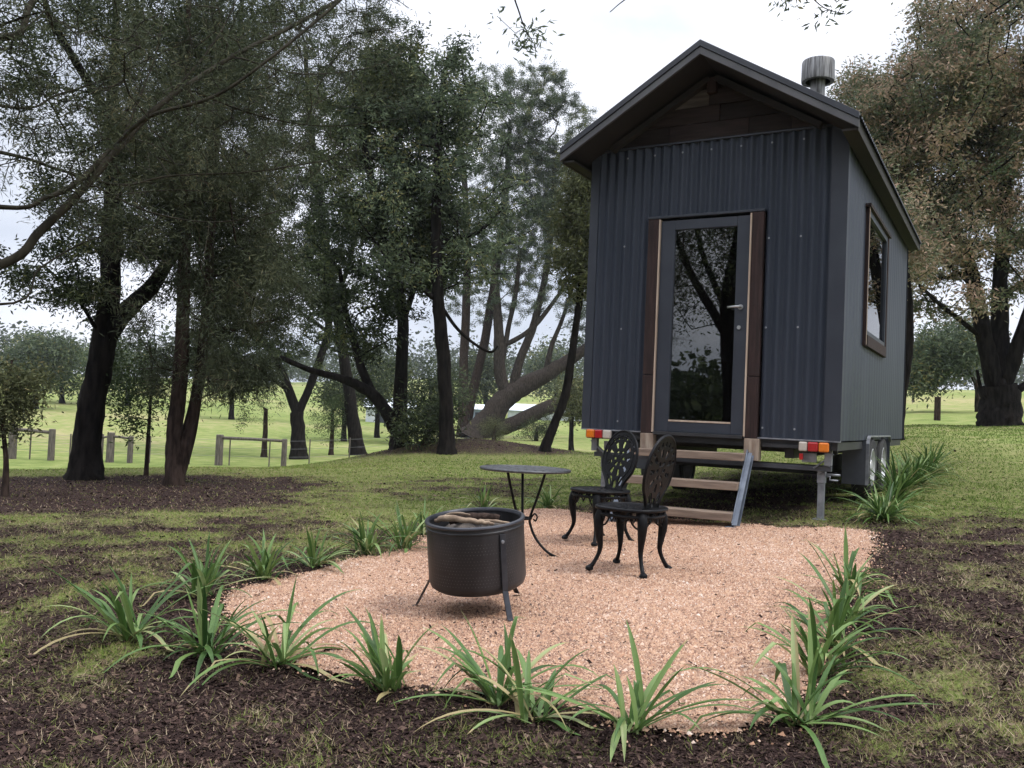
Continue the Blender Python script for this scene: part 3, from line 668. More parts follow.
# overhanging tree, its trunk just outside the left of the frame
_ow = [[-4.9, 4.3, float(zg(-4.9, 4.3)) - .1, .17], [-4.75, 4.35, .8, .145], [-4.5, 4.4, 1.5, .13], [-4.45, 4.5, 2.4, .11], [-4.5, 4.6, 3.4, .09], [-4.3, 4.8, 4.5, .06], [-4.2, 5, 5.6, .03]]
def _w(px, py, D, rp): return [*at(px, py, D), rp * D / FOC / 2]
_lb = [[-4.5, 4.4, 1.5, .06], [-3.7, 4.75, 1.42, .034], _w(0, 265, 5.0, 9.5), _w(40, 231, 5.1, 9), _w(80, 192, 5.2, 8), _w(117, 150, 5.3, 7), _w(160, 105, 5.5, 5.5), _w(230, 58, 5.8, 4), _w(300, 22, 6.2, 4), _w(380, -25, 6.8, 2)]
_lc = [_w(112, 150, 5.3, 4), _w(148, 117, 5.3, 4), _w(215, 96, 5.4, 3.5), _w(273, 56, 5.5, 3), _w(336, 4, 5.8, 3), _w(372, -30, 6, 2)]
_ld = [[-4.45, 4.5, 2.2, .04], [-3.9, 4.6, 2.1, .03], _w(0, 207, 4.9, 5), _w(45, 198, 5.0, 5), _w(78, 182, 5.15, 6), _w(110, 150, 5.3, 5)]
_le = [[-4.5, 4.6, 3.3, .06], [-3.8, 4.7, 3.2, .05], _w(0, 37, 5.0, 8), _w(31, 4, 5.1, 7), _w(65, -45, 5.3, 6)]
_lf = [[-4.45, 4.5, 2.5, .03], _w(-10, 150, 5.2, 4), _w(60, 170, 5.4, 3), _w(120, 185, 5.6, 2.5), _w(170, 176, 5.8, 2), _w(250, 172, 6.0, 1.6), _w(330, 160, 6.2, 1.2)]
def _t(pts, D, r0): return [_w(x, y, D + .25 * i, r0 * (1 - .8 * i / (len(pts) - 1))) for i, (x, y) in enumerate(pts)]
_thin = [[[-4.45, 4.5, 2.9, .03]] + _t([(-10, 104), (60, 94), (130, 68), (210, 28)], 5.0, 3.5), [[-4.45, 4.4, 1.6, .03]] + _t([(-10, 305), (40, 268), (90, 240), (150, 226)], 5.0, 3),
         _t([(120, 145), (142, 92), (158, 45), (166, -10)], 5.3, 3.2), _t([(186, 88), (260, 116), (330, 126), (405, 118)], 5.5, 2.6), _t([(235, 56), (300, 74), (375, 66), (420, 40)], 5.8, 2.4),
         _t([(90, 183), (150, 212), (220, 222), (290, 208)], 5.2, 2.6), _t([(60, 208), (110, 196), (180, 190), (240, 196)], 5.15, 2.2), _t([(160, 105), (205, 55), (232, 10), (250, -40)], 5.5, 3), _t([(31, 4), (80, 30), (140, 40), (190, 20)], 5.1, 2.6)]
tree('overhanging_tree', 'tree at the left border whose long bare olive branch reaches up across the upper left', 'tree', (_ow[0][0], _ow[0][1], _ow[0][2] + .1), [],
     [(60, 60, 110, 85, .8, 0, 130), (200, 70, 130, 65, .8, .6, 140), (330, 60, 90, 60, .9, 1.2, 80), (260, 150, 130, 45, .6, 1, 90), (60, 165, 90, 55, .6, 0, 60), (330, 10, 90, 30, .8, 1.3, 40), (120, 230, 90, 40, .5, .3, 30)],
     'bark_pale', 'leaf_needle', per=30, size=.05, wid=.0055, spread=.06, droop=.5, tip=.0028, seed=20, gap=.30, dense=1.5, D0=5.1, world_stems=[_ow, _lb, _lc, _ld, _le, _lf] + _thin, seg=.14, up=.2, wob=.10)

# trees standing behind the photographer: seen only in the glass and as twigs hanging into the top of the frame
def back_tree(label, x, y, h, leaf, seed, limbs=(), extra=(), per=55, n=110, size=.13, wid=.045, spread=.30):
    z = float(zg(x, y))
    st = [[[x, y, z - .1, .30], [x + .1, y, z + h * .2, .22], [x - .1, y + .1, z + h * .45, .17], [x + .2, y, z + h * .7, .10], [x, y, z + h * .95, .03]],
          [[x, y, z + h * .3, .14], [x + 1.0, y + .5, z + h * .48, .10], [x + 1.8, y + .8, z + h * .7, .05]], [[x, y, z + h * .35, .13], [x - 1.2, y + .3, z + h * .55, .09], [x - 2, y + .5, z + h * .75, .04]]]
    return tree('tree', label, 'tree', (x, y, z), [], [], 'bark_dark', leaf, per=per, size=size, wid=wid, spread=spread, seed=seed, world_stems=st + list(limbs), D0=5,
                world_crown=[((x, y, z + h * .78), 2.6, h * .25, 2.6, n), ((x + 1.5, y + .5, z + h * .6), 1.8, h * .18, 1.8, n // 2), ((x - 1.6, y, z + h * .62), 1.8, h * .2, 1.8, n // 2)] + list(extra))
back_tree('spreading tree behind the photographer mirrored in the glass door', -7.6, -1.5, 9, 'leaf_dark', 31)
back_tree('tall tree further behind the photographer at the left', -12.5, -6.5, 12, 'leaf_dark', 32)
back_tree('dense tree behind the photographer beside the spreading one', -9.5, 2.4, 8, 'leaf_dark', 33)
back_tree('tree behind the photographer right of centre', 3.5, -7.5, 10, 'leaf_gum', 34, n=110)
_hl = [[[-.8, -3.0, 4.2, .10], [-.4, -.5, 5.2, .07], [0, 2.5, 5.0, .045], [.25, 4.4, 4.4, .025], [.2, 5.2, 3.7, .012], _w(515, -20, 5.4, 2.2), _w(520, 15, 5.4, 1.5), _w(530, 38, 5.4, 1)],
       [[0, 2.5, 5.0, .03], [.9, 4.2, 4.5, .018], [1.3, 5.0, 3.9, .010], _w(640, -10, 5.4, 1.5), _w(610, 12, 5.4, 1)], [[.9, 4.2, 4.5, .016], [1.6, 4.9, 3.9, .010], _w(800, -25, 5.4, 2), _w(820, 5, 5.4, 1.4), _w(845, 14, 5.4, 1)]]
back_tree('tall gum behind the photographer with twigs hanging into the top of the view', -1.2, -4.2, 8.5, 'leaf_gum', 35,
          limbs=[[[-1.2, -4.2, 2.6, .12], [-1.0, -3.6, 3.5, .10], [-.8, -3.0, 4.2, .10]]] + _hl,
          extra=[(at(505, 0, 5.4), .16, .12, .15, 5), (at(530, 35, 5.4), .14, .07, .15, 5), (at(612, 4, 5.4), .12, .05, .1, 3), (at(825, 6, 5.4), .14, .06, .1, 5), (at(795, -8, 5.4), .15, .05, .1, 3)], per=16, n=110, size=.055, wid=.014, spread=.05)

# shrubs at the lawn edge
def shrub(label, base, crown, leaf, seed, name='shrub', cat='shrub', per=60, size=.14, wid=.04, spread=.2, D=None):
    if D: p = at(base[0], base[1], D); b = (p[0], p[1], float(zg(p[0], p[1])))
    else: b = base
    return tree(name, label, cat, b, [[(base[0], base[1], 0, 4), (base[0] + 1, base[1] - 12, 0, 3)]], crown, 'bark_brown', leaf, per=per, size=size, wid=wid, spread=spread, seed=seed, tip=.005, seg=.3)
shrub('dark rounded shrub between the two straight trunks behind the fire pit', (424, 445), [(425, 415, 26, 26, 1.1, 0, 80)], 'leaf_dark', 41)
shrub('dark green shrub under the fallen trunk near the tiny house', (536, 441), [(537, 430, 18, 12, .8, 0, 50), (550, 424, 12, 10, .6, 0, 24)], 'leaf_dark', 42)
shrub('yellowish tufty shrub at the foot of the fallen trunk', (494, 440), [(494, 429, 16, 11, .6, 0, 40)], 'leaf_olive', 43, size=.22, wid=.02)

# far trees on the paddocks
FT = 'trees scattered over the far paddocks'
def far_tree(label, px, py, D, crown, leaf, seed, per=42):
    p = at(px, py, D); b = (p[0], p[1], float(zg(p[0], p[1])))
    zpx = py
    tree('tree', label, 'tree', b, [[(px, zpx, 0, 5), (px, zpx - 20, 0, 4), (px + 1, zpx - 40, 0, 2)]], crown, 'bark_dark', leaf, per=per, size=.0042 * D, wid=.0016 * D, spread=.006 * D, seed=seed, tip=.01, seg=.6, group=FT)
far_tree('broad round tree across the paddock at the far left', 36, 402, 75, [(30, 358, 34, 24, 3, 0, 130), (55, 352, 26, 20, 2.6, 0, 80)], 'leaf_gum', 51)
far_tree('second far tree just left of the thick black trunk', 62, 403, 85, [(66, 370, 26, 22, 3, 0, 110)], 'leaf_green', 52)
far_tree('far tree seen between the thick trunk and the reddish tree', 128, 402, 90, [(128, 372, 32, 26, 3, 0, 110)], 'leaf_gum', 53)
far_tree('far tree seen right of the reddish tree', 232, 408, 80, [(236, 374, 36, 26, 3, 0, 110)], 'leaf_dark', 54)
far_tree('dark far tree behind the leaning limb', 345, 415, 60, [(342, 388, 26, 24, 2.4, 0, 110), (372, 385, 20, 24, 2.4, 0, 80)], 'leaf_dark', 55)
far_tree('dark far tree behind the tall straight trunk', 430, 420, 60, [(425, 395, 26, 28, 2.4, 0, 120), (452, 392, 20, 22, 2.0, 0, 70)], 'leaf_dark', 56)
far_tree('bushy far tree near the pale sheds, beside the tiny house', 572, 425, 55, [(575, 400, 18, 22, 2, 0, 80)], 'leaf_olive', 57)

far_tree('dark far tree between the slender leaning trunk and the tree with a low limb', 378, 414, 66, [(384, 378, 26, 28, 2.6, 0, 130)], 'leaf_dark', 59)
far_tree('far tree in the gap between twin brown stems and fallen trunk stems', 486, 404, 120, [(484, 376, 24, 22, 4, 0, 110)], 'leaf_dark', 63)
far_tree('far tree beyond the long pale shed', 556, 398, 130, [(552, 372, 30, 22, 4, 0, 130)], 'leaf_gum', 64)

# wooded ridge on the horizon, one mass
def woodland(name, label, a0, a1, d0, d1, n, h, leaf, seed, ls=1.5):
    r = np.random.default_rng(seed)
    a = np.radians(r.uniform(a0, a1, n)); d = r.uniform(d0, d1, n)
    x, y = d * np.sin(a), d * np.cos(a); z = zg(x, y)
    hh = h * (.55 + .9 * vnoise(np.degrees(a) * 1.3, d * .02, seed)) * r.uniform(.7, 1.15, n)
    k = int(90 / ls); idx = np.repeat(np.arange(n), k)
    v = r.normal(0, 1, (n * k, 3)); v /= np.linalg.norm(v, axis=1)[:, None]; v *= r.random((n * k, 1)) ** .4
    C = np.stack([x, y, z + hh * .55], -1)[idx] + v * np.stack([hh * .42, hh * .42, hh * .5], -1)[idx]
    V = leaf_quads(C, ls, ls * .66, r, .3, .2)
    rn = np.clip(.45 + r.normal(0, .16, n)[idx] + r.normal(0, .12, n * k), 0, 1)
    o = npmesh(name, V.reshape(-1, 3), np.arange(n * k * 4).reshape(-1, 4), MT[leaf], attrs={'rnd': ('FACE', rn)})
    tag(o, label, 'woodland', kind='stuff')
woodland('woodland', 'dense wood behind the photographer mirrored in the glass door', -150, -68, 26, 46, 130, 4.2, 'leaf_dark', 62, .5)
woodland('far_woodland', 'hazy wooded ridge along the horizon', -42, 44, 260, 460, 900, 15, 'leaf_dark', 61)

# ------------------------------------------------------------------ tiny house on wheels
def tiny_house():
    T = thing('tiny_house', 'charcoal corrugated tiny house on a trailer with gable roof and glazed door', 'tiny house', (CABX, CABY, CABZ), -YAW)
    W, L, Z0, Z1 = 1.2, 4.93, .776, 3.494
    def corr(mb, along, c0, c1, z0, z1, off, sign, pitch, amp, zz=None):
        n = max(2, int((c1 - c0) / pitch * 10)); vs = []
        cs = np.linspace(c0, c1, n + 1)
        for c in cs:
            d = off + sign * amp * (.5 + .5 * math.cos(2 * math.pi * c / pitch))
            for z in (z0, z1 if zz is None else zz(c)): vs.append((c, d, z) if along == 'x' else (d, c, z))
        mb.add(vs, [(2 * i, 2 * i + 2, 2 * i + 3, 2 * i + 1) for i in range(n)])
    # front cladding round the door opening
    mb = MB()
    for a, b, z0 in ((-1.13, -.575, Z0), (.525, 1.08, Z0), (-.575, .525, 2.80)): corr(mb, 'x', a, b, z0, Z1, -.001, -1, .092, .029)
    front = mb.build('front_wall', MT['cladding'], T, smooth=True)
    MB().box(-1.21, 1.21, -.040, .0, Z1, Z1 + .018).build('flashing', MT['trim'], front, .003)
    mb = MB(); MB.box(mb, -1.21, 1.21, -.03, -.002, Z0 - .012, Z0)
    mb.build('drip_edge', MT['galv'], front)
    # side walls
    for sg, nm in ((1, 'side_wall'), (-1, 'side_wall')):
        mb = MB()
        if sg > 0:
            for a, b, z0, z1 in ((.03, 1.10, Z0, Z1 - .02), (2.68, L - .03, Z0, Z1 - .02), (1.10, 2.68, Z0, 1.69), (1.10, 2.68, 3.03, Z1 - .02)): corr(mb, 'y', a, b, z0, z1, sg * (W - .004), sg, .19, .0045)
        else: corr(mb, 'y', .03, L - .03, Z0, Z1 - .02, sg * (W - .004), sg, .19, .0045)
        sw = mb.build(nm, MT['cladding'], T, smooth=True)
    mb = MB(); corr(mb, 'x', -1.15, 1.15, Z0, Z1, L, 1, .078, .017); mb.build('back_wall', MT['cladding'], T, smooth=True)
    # corner flashings
    for x0, x1, y0, y1 in ((1.07, 1.208, -.030, -.0245), (-1.208, -1.12, -.030, -.0245)):
        mb = MB(); mb.box(x0, x1, y0, y1, Z0 - .004, Z1 - .002)
        xs = (1.2022, 1.208) if x0 > 0 else (-1.208, -1.2022)
        mb.box(*xs, -.0245, .05, Z0 - .004, Z1 - .002)
        mb.build('corner_flashing', MT['trim'], T)
    for x0, x1 in ((1.1, 1.208), (-1.208, -1.1)):
        MB().box(x0, x1, L + .018, L + .024, Z0, Z1).build('corner_flashing', MT['trim'], T)
    sm = MB().lathe([(.001, -.006), (.0075, -.006), (.0075, -.002), (.010, .0), (.001, .0)], 8).build('cladding_screw', MT['galv'], front, M=Matrix.Rotation(R(-90), 4, 'X'), auto=True)
    first = True
    for zz in (.86, 1.75, 2.55, 3.41):
        for k in range(-12, 13, 3):
            xx = k * .092
            if abs(xx) > 1.05 or (-.60 < xx < .55 and zz < 2.85): continue
            q = sm if first else sm.copy()
            if not first: COL.objects.link(q); q.parent = front
            first = False; q.location = (xx, -.031, zz)
    # inner lining and floor (seen dimly through the glass)
    mb = MB()
    mb.box(-1.17, -.60, .02, .08, Z0, Z1); mb.box(.55, 1.17, .02, .08, Z0, Z1); mb.box(-.60, .55, .02, .08, 2.86, Z1)
    mb.box(-1.17, -1.11, .08, L - .08, Z0, Z1); mb.box(-1.17, 1.17, L - .08, L - .02, Z0, Z1)
    mb.box(1.11, 1.17, .08, 1.06, Z0, Z1); mb.box(1.11, 1.17, 2.72, L - .08, Z0, Z1); mb.box(1.11, 1.17, 1.06, 2.72, Z0, 1.65); mb.box(1.11, 1.17, 1.06, 2.72, 3.07, Z1)
    mb.box(-1.17, 1.17, .0805, L - .08, Z1 + .002, Z1 + .03)
    mb.build('interior_lining', MT['lining'], T)
    MB().box(-1.18, 1.18, .022, L - .02, .69, Z0 - .014).build('floor', MT['black_steel'], T)
    MB().box(-.9, -.3, 2.2, 3.4, Z0, 1.6).build('bench', MT['lining'], T, .01)
    # gable: recycled boards
    mb = MB(); rw = .155; z = Z1 + .022
    def half(zz): return max(0, (4.13 - zz) / .612)
    while z < 4.05:
        zt = min(z + rw - .006, 4.09); x = -half(z) + .0
        xe = half(z)
        while x < xe - .02:
            ln = random.uniform(.35, 1.1); x2 = min(x + ln, xe); d = random.uniform(0, .012); mb.cur = random.random() if z < Z1 + .42 and random.random() < .85 else random.uniform(0, .2)  # upper rows kept dark: shade under the overhang put into board colour
            def cl(v, h): return max(-h, min(h, v))
            h0, h1 = half(z), half(zt)
            a0, a1, b0, b1 = cl(x, h0), cl(x, h1), cl(x2 - .004, h0), cl(x2 - .004, h1)
            vs = [(a0, -.03 - d, z), (b0, -.03 - d, z), (b1, -.03 - d, zt), (a1, -.03 - d, zt), (a0, .02, z), (b0, .02, z), (b1, .02, zt), (a1, .02, zt)]
            mb.add(vs, [(0, 1, 2, 3), (4, 7, 6, 5), (0, 4, 5, 1), (1, 5, 6, 2), (2, 6, 7, 3), (3, 7, 4, 0)]); x = x2
        z += rw
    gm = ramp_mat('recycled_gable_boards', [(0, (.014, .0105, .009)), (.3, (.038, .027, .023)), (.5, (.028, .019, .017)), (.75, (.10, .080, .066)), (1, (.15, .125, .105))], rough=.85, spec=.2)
    nt = gm.node_tree; b = nt.nodes['Principled BSDF']
    n = nt.nodes.new('ShaderNodeTexNoise'); n.inputs['Scale'].default_value = 9; n.inputs['Detail'].default_value = 6
    tc = nt.nodes.new('ShaderNodeTexCoord'); mp = nt.nodes.new('ShaderNodeMapping'); mp.inputs['Scale'].default_value = (.5, 4, 5); nt.links.new(tc.outputs['Object'], mp.inputs[0]); nt.links.new(mp.outputs[0], n.inputs['Vector'])
    rp = nt.nodes.new('ShaderNodeValToRGB'); rp.color_ramp.elements[0].color = (.35, .33, .32, 1); rp.color_ramp.elements[0].position = .35; rp.color_ramp.elements[1].position = .7
    nt.links.new(n.outputs['Fac'], rp.inputs[0]); mxx = nt.nodes.new('ShaderNodeMixRGB'); mxx.blend_type = 'MULTIPLY'; mxx.inputs['Fac'].default_value = .8
    src = b.inputs['Base Color'].links[0].from_socket; nt.links.new(src, mxx.inputs[1]); nt.links.new(rp.outputs['Color'], mxx.inputs[2]); nt.links.new(mxx.outputs[0], b.inputs['Base Color'])
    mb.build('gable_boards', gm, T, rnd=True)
    mb = MB()
    for s in (-1, 1):
        mb.bar((s * .03, -.065, 4.055), (s * .98, -.065, 3.475 + .02), .05, .085, (0, 1, 0))
    mb.build('rafter', MT['soffit'], T)
    MB().box(-.045, .045, -.10, -.046, 3.92, 4.06).build('ridge_block', MT['brown_post'], T, .004)
    # back gable
    MB().add([(-1.1, L, Z1), (1.1, L, Z1), (0, L, 4.12), (-1.1, L + .02, Z1), (1.1, L + .02, Z1), (0, L + .02, 4.12)], [(0, 2, 1), (3, 4, 5), (0, 1, 4, 3), (1, 2, 5, 4), (2, 0, 3, 5)]).build('back_gable', MT['cladding'], T)
    # roof: corrugated sheets over a dark timber soffit
    AP, EX, EZ, YF, YB = 4.25, 1.345, 3.427, -.45, L + .06
    mb = MB()
    for s in (-1, 1):
        n = int((YB - YF) / .078 * 8); vs = []
        for y in np.linspace(YF, YB, n + 1):
            h = .017 * (.5 + .5 * math.cos(2 * math.pi * y / .078))
            for t in (0, 1.012):
                x = s * EX * t; zz = AP + (EZ - AP) * t
                for up in (0, -.012): vs.append((x, y, zz + h + up - .017))
        fs = []
        for i in range(n):
            a, b = 4 * i, 4 * (i + 1)
            fs += [(a, a + 2, b + 2, b), (a + 1, b + 1, b + 3, a + 3), (a + 2, a + 3, b + 3, b + 2)]
        mb.add(vs, fs)
    roof = mb.build('roof', MT['roofmetal'], T, smooth=False)
    mb = MB()
    for s in (-1, 1):
        mb.bar((s * .0, (YF + YB) / 2, AP + .012), (s * .16, (YF + YB) / 2, AP + .012 - .098), YB - YF + .02, .008, (0, 0, 1))
    mb.build('ridge_cap', MT['roofmetal'], roof)
    mb = MB(); sl = math.hypot(EX, AP - EZ)
    for s in (-1, 1):
        a = Vector((s * .002, 0, AP - .066)); b = Vector((s * (EX - .035), 0, EZ - .062 + .02))
        mb.bar(a + Vector((0, (YF + YB) / 2, 0)), b + Vector((0, (YF + YB) / 2, 0)), YB - YF - .06, .055, (0, 0, 1))
    mb.build('soffit', MT['soffit'], T)
    for s in (-1, 1):
        for yb, y0 in ((YF, -1), (YB - .0, 1)):
            a = Vector((0, yb + y0 * .002, AP - .088)); b = Vector((s * EX, yb + y0 * .002, EZ - .088))
            d = (b - a).normalized(); up = Vector((-d.z * s, 0, d.x * s)) if s > 0 else Vector((d.z, 0, -d.x))
            mb = MB()
            v0 = [a + Vector((0, q, w)) for q in (-.014, .014) for w in (-.022, .045)]; v1 = [b + Vector((0, q, w)) for q in (-.014, .014) for w in (-.022, .045)]
            mb.add(v0 + v1, [(0, 1, 3, 2), (4, 6, 7, 5), (0, 4, 5, 1), (2, 3, 7, 6), (0, 2, 6, 4), (1, 5, 7, 3)])
            bb = mb.build('barge_board', MT['barge'], T, .003)
            mb = MB()
            v0 = [a + Vector((0, q, w)) for q in (-.026, .05) for w in (.047, .104)]; v1 = [b + Vector((0, q, w)) for q in (-.026, .05) for w in (.047, .104)]
            mb.add(v0 + v1, [(0, 1, 3, 2), (4, 6, 7, 5), (0, 4, 5, 1), (2, 3, 7, 6), (0, 2, 6, 4), (1, 5, 7, 3)])
            mb.build('barge_capping', MT['roofmetal'], bb, .002)
        MB().box(min(s * 1.312, s * 1.337), max(s * 1.312, s * 1.337), YF + .02, YB - .02, EZ - .125, EZ - .022).build('fascia', MT['soffit'], T, .003)
        MB().box(min(s * 1.214, s * 1.311), max(s * 1.214, s * 1.311), YF + .02, YB - .02, EZ - .118, EZ - .1).build('eave_lining', MT['soffit'], T)
    # door posts and door
    for x0, x1, n0, n1 in ((-.580, -.470, -.4698, -.455), (.405, .510, .390, .4048)):
        p = MB().box(x0, x1, -.058, .03, .762, 1.31).box(x0, x1, -.055, .03, 1.316, 2.79).build('door_post', MT['brown_post'], T, .004)
        MB().box(n0, n1, -.066, .03, .775, 2.78).build('door_stop', MT['pale_timber'], p, .002)
    MB().box(-.585, .515, -.060, .03, 2.791, 2.815).build('door_head', MT['trim'], T, .003)
    d = MB().box(-.453, -.315, -.045, 0, .785, 2.765).box(.272, .388, -.045, 0, .785, 2.765).box(-.3148, .2718, -.045, 0, .785, .880).box(-.3148, .2718, -.045, 0, 2.675, 2.765).build('door', MT['trim'], T, .004)
    MB().box(-.314, .271, -.026, -.018, .881, 2.674).build('glass_pane', MT['glass'], d)
    MB().box(-.314, .271, -.050, -.028, .8805, .897).build('bead', MT['pale_timber'], d, .002)
    h = MB(); h.lathe([(.001, .0), (.024, .0), (.024, .01), (.001, .01)], 16); 
    hm = h.build('handle', MT['chrome'], d, M=Matrix.Translation((.325, -.046, 1.935)) @ Matrix.Rotation(R(90), 4, 'X'), auto=True)
    MB().tube([(.325, -.05, 1.935), (.325, -.095, 1.935), (.31, -.10, 1.935), (.22, -.10, 1.93)], [.011, .011, .011, .009], 8).build('lever', MT['chrome'], hm, smooth=True)
    h = MB(); h.lathe([(.001, 0), (.018, 0), (.018, .012), (.001, .012)], 16)
    h.build('lock', MT['chrome'], d, M=Matrix.Translation((.318, -.046, 1.75)) @ Matrix.Rotation(R(90), 4, 'X'), auto=True)
    MB().box(-.45, .385, -.07, .02, .752, .7835).build('threshold', MT['black_steel'], T, .003)
    for x in (-.525, .455):
        MB().box(x - .055, x + .075, -.06, .05, .565, .761).build('timber_block', MT['block'], T, .006)
    # side window
    w = MB().box(1.17, 1.232, 1.098, 1.165, 1.69, 3.03).box(1.17, 1.232, 2.615, 2.682, 1.69, 3.03).box(1.17, 1.25, 1.07, 2.70, 3.031, 3.065).build('window', MT['brown_post'], T, .003)
    MB().box(1.17, 1.24, 1.166, 2.614, 1.69, 1.80).build('sill', MT['brown_post'], w, .003)
    MB().box(1.172, 1.222, 1.166, 1.215, 1.801, 3.03).box(1.172, 1.222, 2.565, 2.614, 1.801, 3.03).box(1.172, 1.222, 1.2155, 2.5645, 1.801, 1.85).box(1.172, 1.222, 1.2155, 2.5645, 2.97, 3.03).build('sash', MT['trim'], w, .003)
    MB().box(1.2325, 1.2365, 1.10, 1.116, 1.70, 3.03).build('trim_strip', MT['pale_timber'], w)
    MB().box(1.19, 1.197, 1.216, 2.564, 1.851, 2.969).build('glass_pane', MT['glass'], w)
    # flue
    fx, fy = .61, 1.60; fz = AP - .612 * fx; ft = 4.52
    fl = MB().lathe([(.075, fz - .1), (.075, ft + .05), (.07, ft + .05)], 24, (fx, fy, 0)).build('flue', MT['stainless'], T, auto=True)
    MB().lathe([(.125, ft), (.166, ft), (.169, ft + .02), (.166, ft + .205), (.160, ft + .22), (.12, ft + .228), (.001, ft + .23)], 28, (fx, fy, 0)).build('cowl', MT['stainless'], fl, auto=True)
    MB().lathe([(.19, fz - .13), (.10, fz + .05), (.078, fz + .06)], 24, (fx, fy, 0)).build('flashing', MT['galv'], fl, auto=True)
    # trailer
    mb = MB()
    for x in (-.75, .75): mb.box(x - .04, x + .04, .16, L + .1, .60, .688)
    for y in (.9, 1.7, 2.6, 3.6, L - .1): mb.box(-1.04, 1.04, y - .03, y + .03, .63, .689)
    mb.bar((-.75, L + .05, .6), (0, L + 1.3, .58), .08, .1); mb.bar((.75, L + .05, .6), (0, L + 1.3, .58), .08, .1)
    mb.box(-.98, .98, 1.91, 1.99, .38, .44); mb.box(-.98, .98, 2.80, 2.88, .38, .44)
    for x in (-.95, .95): mb.box(x * .9 - .03, x * .9 + .03, 1.5, 3.3, .44, .60)
    mb.build('chassis', MT['black_steel'], T, .004)
    mb = MB(); mb.box(-1.12, 1.12, .10, .155, .505, .55)
    mb.build('rear_crossmember', MT['guard'], T, .004)
    for s in (-1, 1):
        mb = MB(); mb.box(s * 1.10 - .03, s * 1.10 + .03, .05, .10, .56, .764)
        mb.bar((s * 1.10, .125, .56), (s * 1.0, .125, .50), .05, .012, (0, 1, 0)); mb.bar((s * .98, .075, .53), (s * 1.14, .075, .66), .012, .045, (0, 1, 0))
        mb.box(s * .94 - .06, s * .94 + .06, .06, .098, .58, .66)
        mb.build('bracket', MT['galv'], T, .002)
    MB().box(.555, .868, -.012, .018, .695, .725).build('light_bar', MT['black_steel'], T); MB().box(-.868, -.61, -.012, .018, .705, .73).build('light_bar', MT['black_steel'], T)
    for s, x0, x1 in ((1, .868, 1.122), (-1, -1.150, -.884)):
        zc = .716 if s > 0 else .728
        xs = [x0, x0 + .075, x0 + .165, x1]; ms = ['lens_clear', 'lens_red', 'lens_amber']
        if s < 0: ms = ms[::-1]; xs = [x0, x0 + .09, x0 + .175, x1]
        tl = MB().box(x0 - .004, x1 + .004, -.015, .015, zc - .046, zc + .046).build('tail_light', MT['black_steel'], T, .004)
        for q in range(3): MB().box(xs[q] + .002, xs[q + 1] - .002, -.05, -.0152, zc - .041, zc + .041).build('lens', MT[ms[q]], tl, .012)
    MB().box(.875, .905, -.03, .01, .60, .655).build('reflector', MT['lens_red'], T, .003)
    # mudguards and wheels
    for s in (-1, 1):
        o_, i_ = 1.228, .99; y0, y1, zt = 1.48, 3.32, .815
        mb = MB(); bx = lambda a, b, *q: mb.box(min(s * a, s * b), max(s * a, s * b), *q)
        bx(i_, o_, y0, y0 + .006, .33, zt - .08); mb.bar((s * (1.2165 + o_) / 2, y0 + .003, zt - .08), (s * (1.2165 + o_) / 2, y0 + .09, zt), o_ - 1.2165, .006, (0, 1, 1)); bx(i_, 1.21, y0, y0 + .006, zt - .0795, .772)
        bx(1.2165, o_, y0 + .09, y1 - .09, zt - .006, zt); bx(i_, o_, y1, y1 + .006, .33, zt)
        g = mb.build('mudguard', MT['guard'], T)
        pts = [(s * o_, y0, .33), (s * o_, y0, zt - .08), (s * o_, y0 + .03, zt - .03), (s * o_, y0 + .09, zt), (s * o_, y1 - .09, zt), (s * o_, y1, zt - .06)]
        mb = MB()
        for a, b in zip(pts[:-1], pts[1:]): mb.bar(a, b, .016, .03, (1, 0, 0))
        mb.build('guard_edge', MT['galv'], g)
        for y in (1.95, 2.84):
            zc = .49 if s > 0 else .34
            Mx = Matrix.Translation((s * 1.135, y, zc)) @ Matrix.Rotation(R(90) * s, 4, 'Y')
            wh = MB().lathe([(.20, -.085), (.285, -.09), (.317, -.07), (.323, -.03), (.323, .03), (.317, .07), (.285, .09), (.20, .085)], 40).build('wheel', MT['tyre'], T, M=Mx, auto=True)
            rim = MB().lathe([(.20, -.085), (.20, .08), (.19, .086), (.175, .07), (.15, .045), (.085, .055), (.075, .075), (.045, .082), (.001, .082)], 32).build('rim', MT['rim_steel'], wh, M=Mx, auto=True)
            for q in range(5): MB().lathe([(.012, .05), (.012, .078), (.001, .08)], 8, (.065 * math.cos(q * 1.2566), .065 * math.sin(q * 1.2566), 0)).build('wheel_nut', MT['chrome'], wh, M=Mx, auto=True)
    # corner stand with winding handle
    for s in (1, -1):
        gz = .075 if s > 0 else -.075
        gz = float(zg(CABX + s * 1.03 * math.cos(YAW) + .15 * math.sin(YAW), CABY - s * 1.03 * math.sin(YAW) + .15 * math.cos(YAW))) - CABZ
        j = MB().box(s * 1.03 - .028, s * 1.03 + .028, .15 - .028 + .03, .15 + .028 + .03, gz + .012, .40).build('corner_stand', MT['galv'], T, .004)
        MB().box(s * 1.03 - .034, s * 1.03 + .034, .145, .215, .40, .499).build('sleeve', MT['galv'], j, .003)
        MB().box(s * 1.03 - .06, s * 1.03 + .06, .115, .245, gz, gz + .012).build('foot_plate', MT['galv'], j, .002)
        if s > 0: MB().tube([(1.06, .18, .46), (1.10, .18, .46), (1.10, .16, .43), (1.17, .16, .43)], .008, 6).tube([(1.06, .20, .475), (1.18, .2, .475)], .012, 6).build('winding_handle', MT['galv'], j, smooth=True)
    return T
tiny_house()

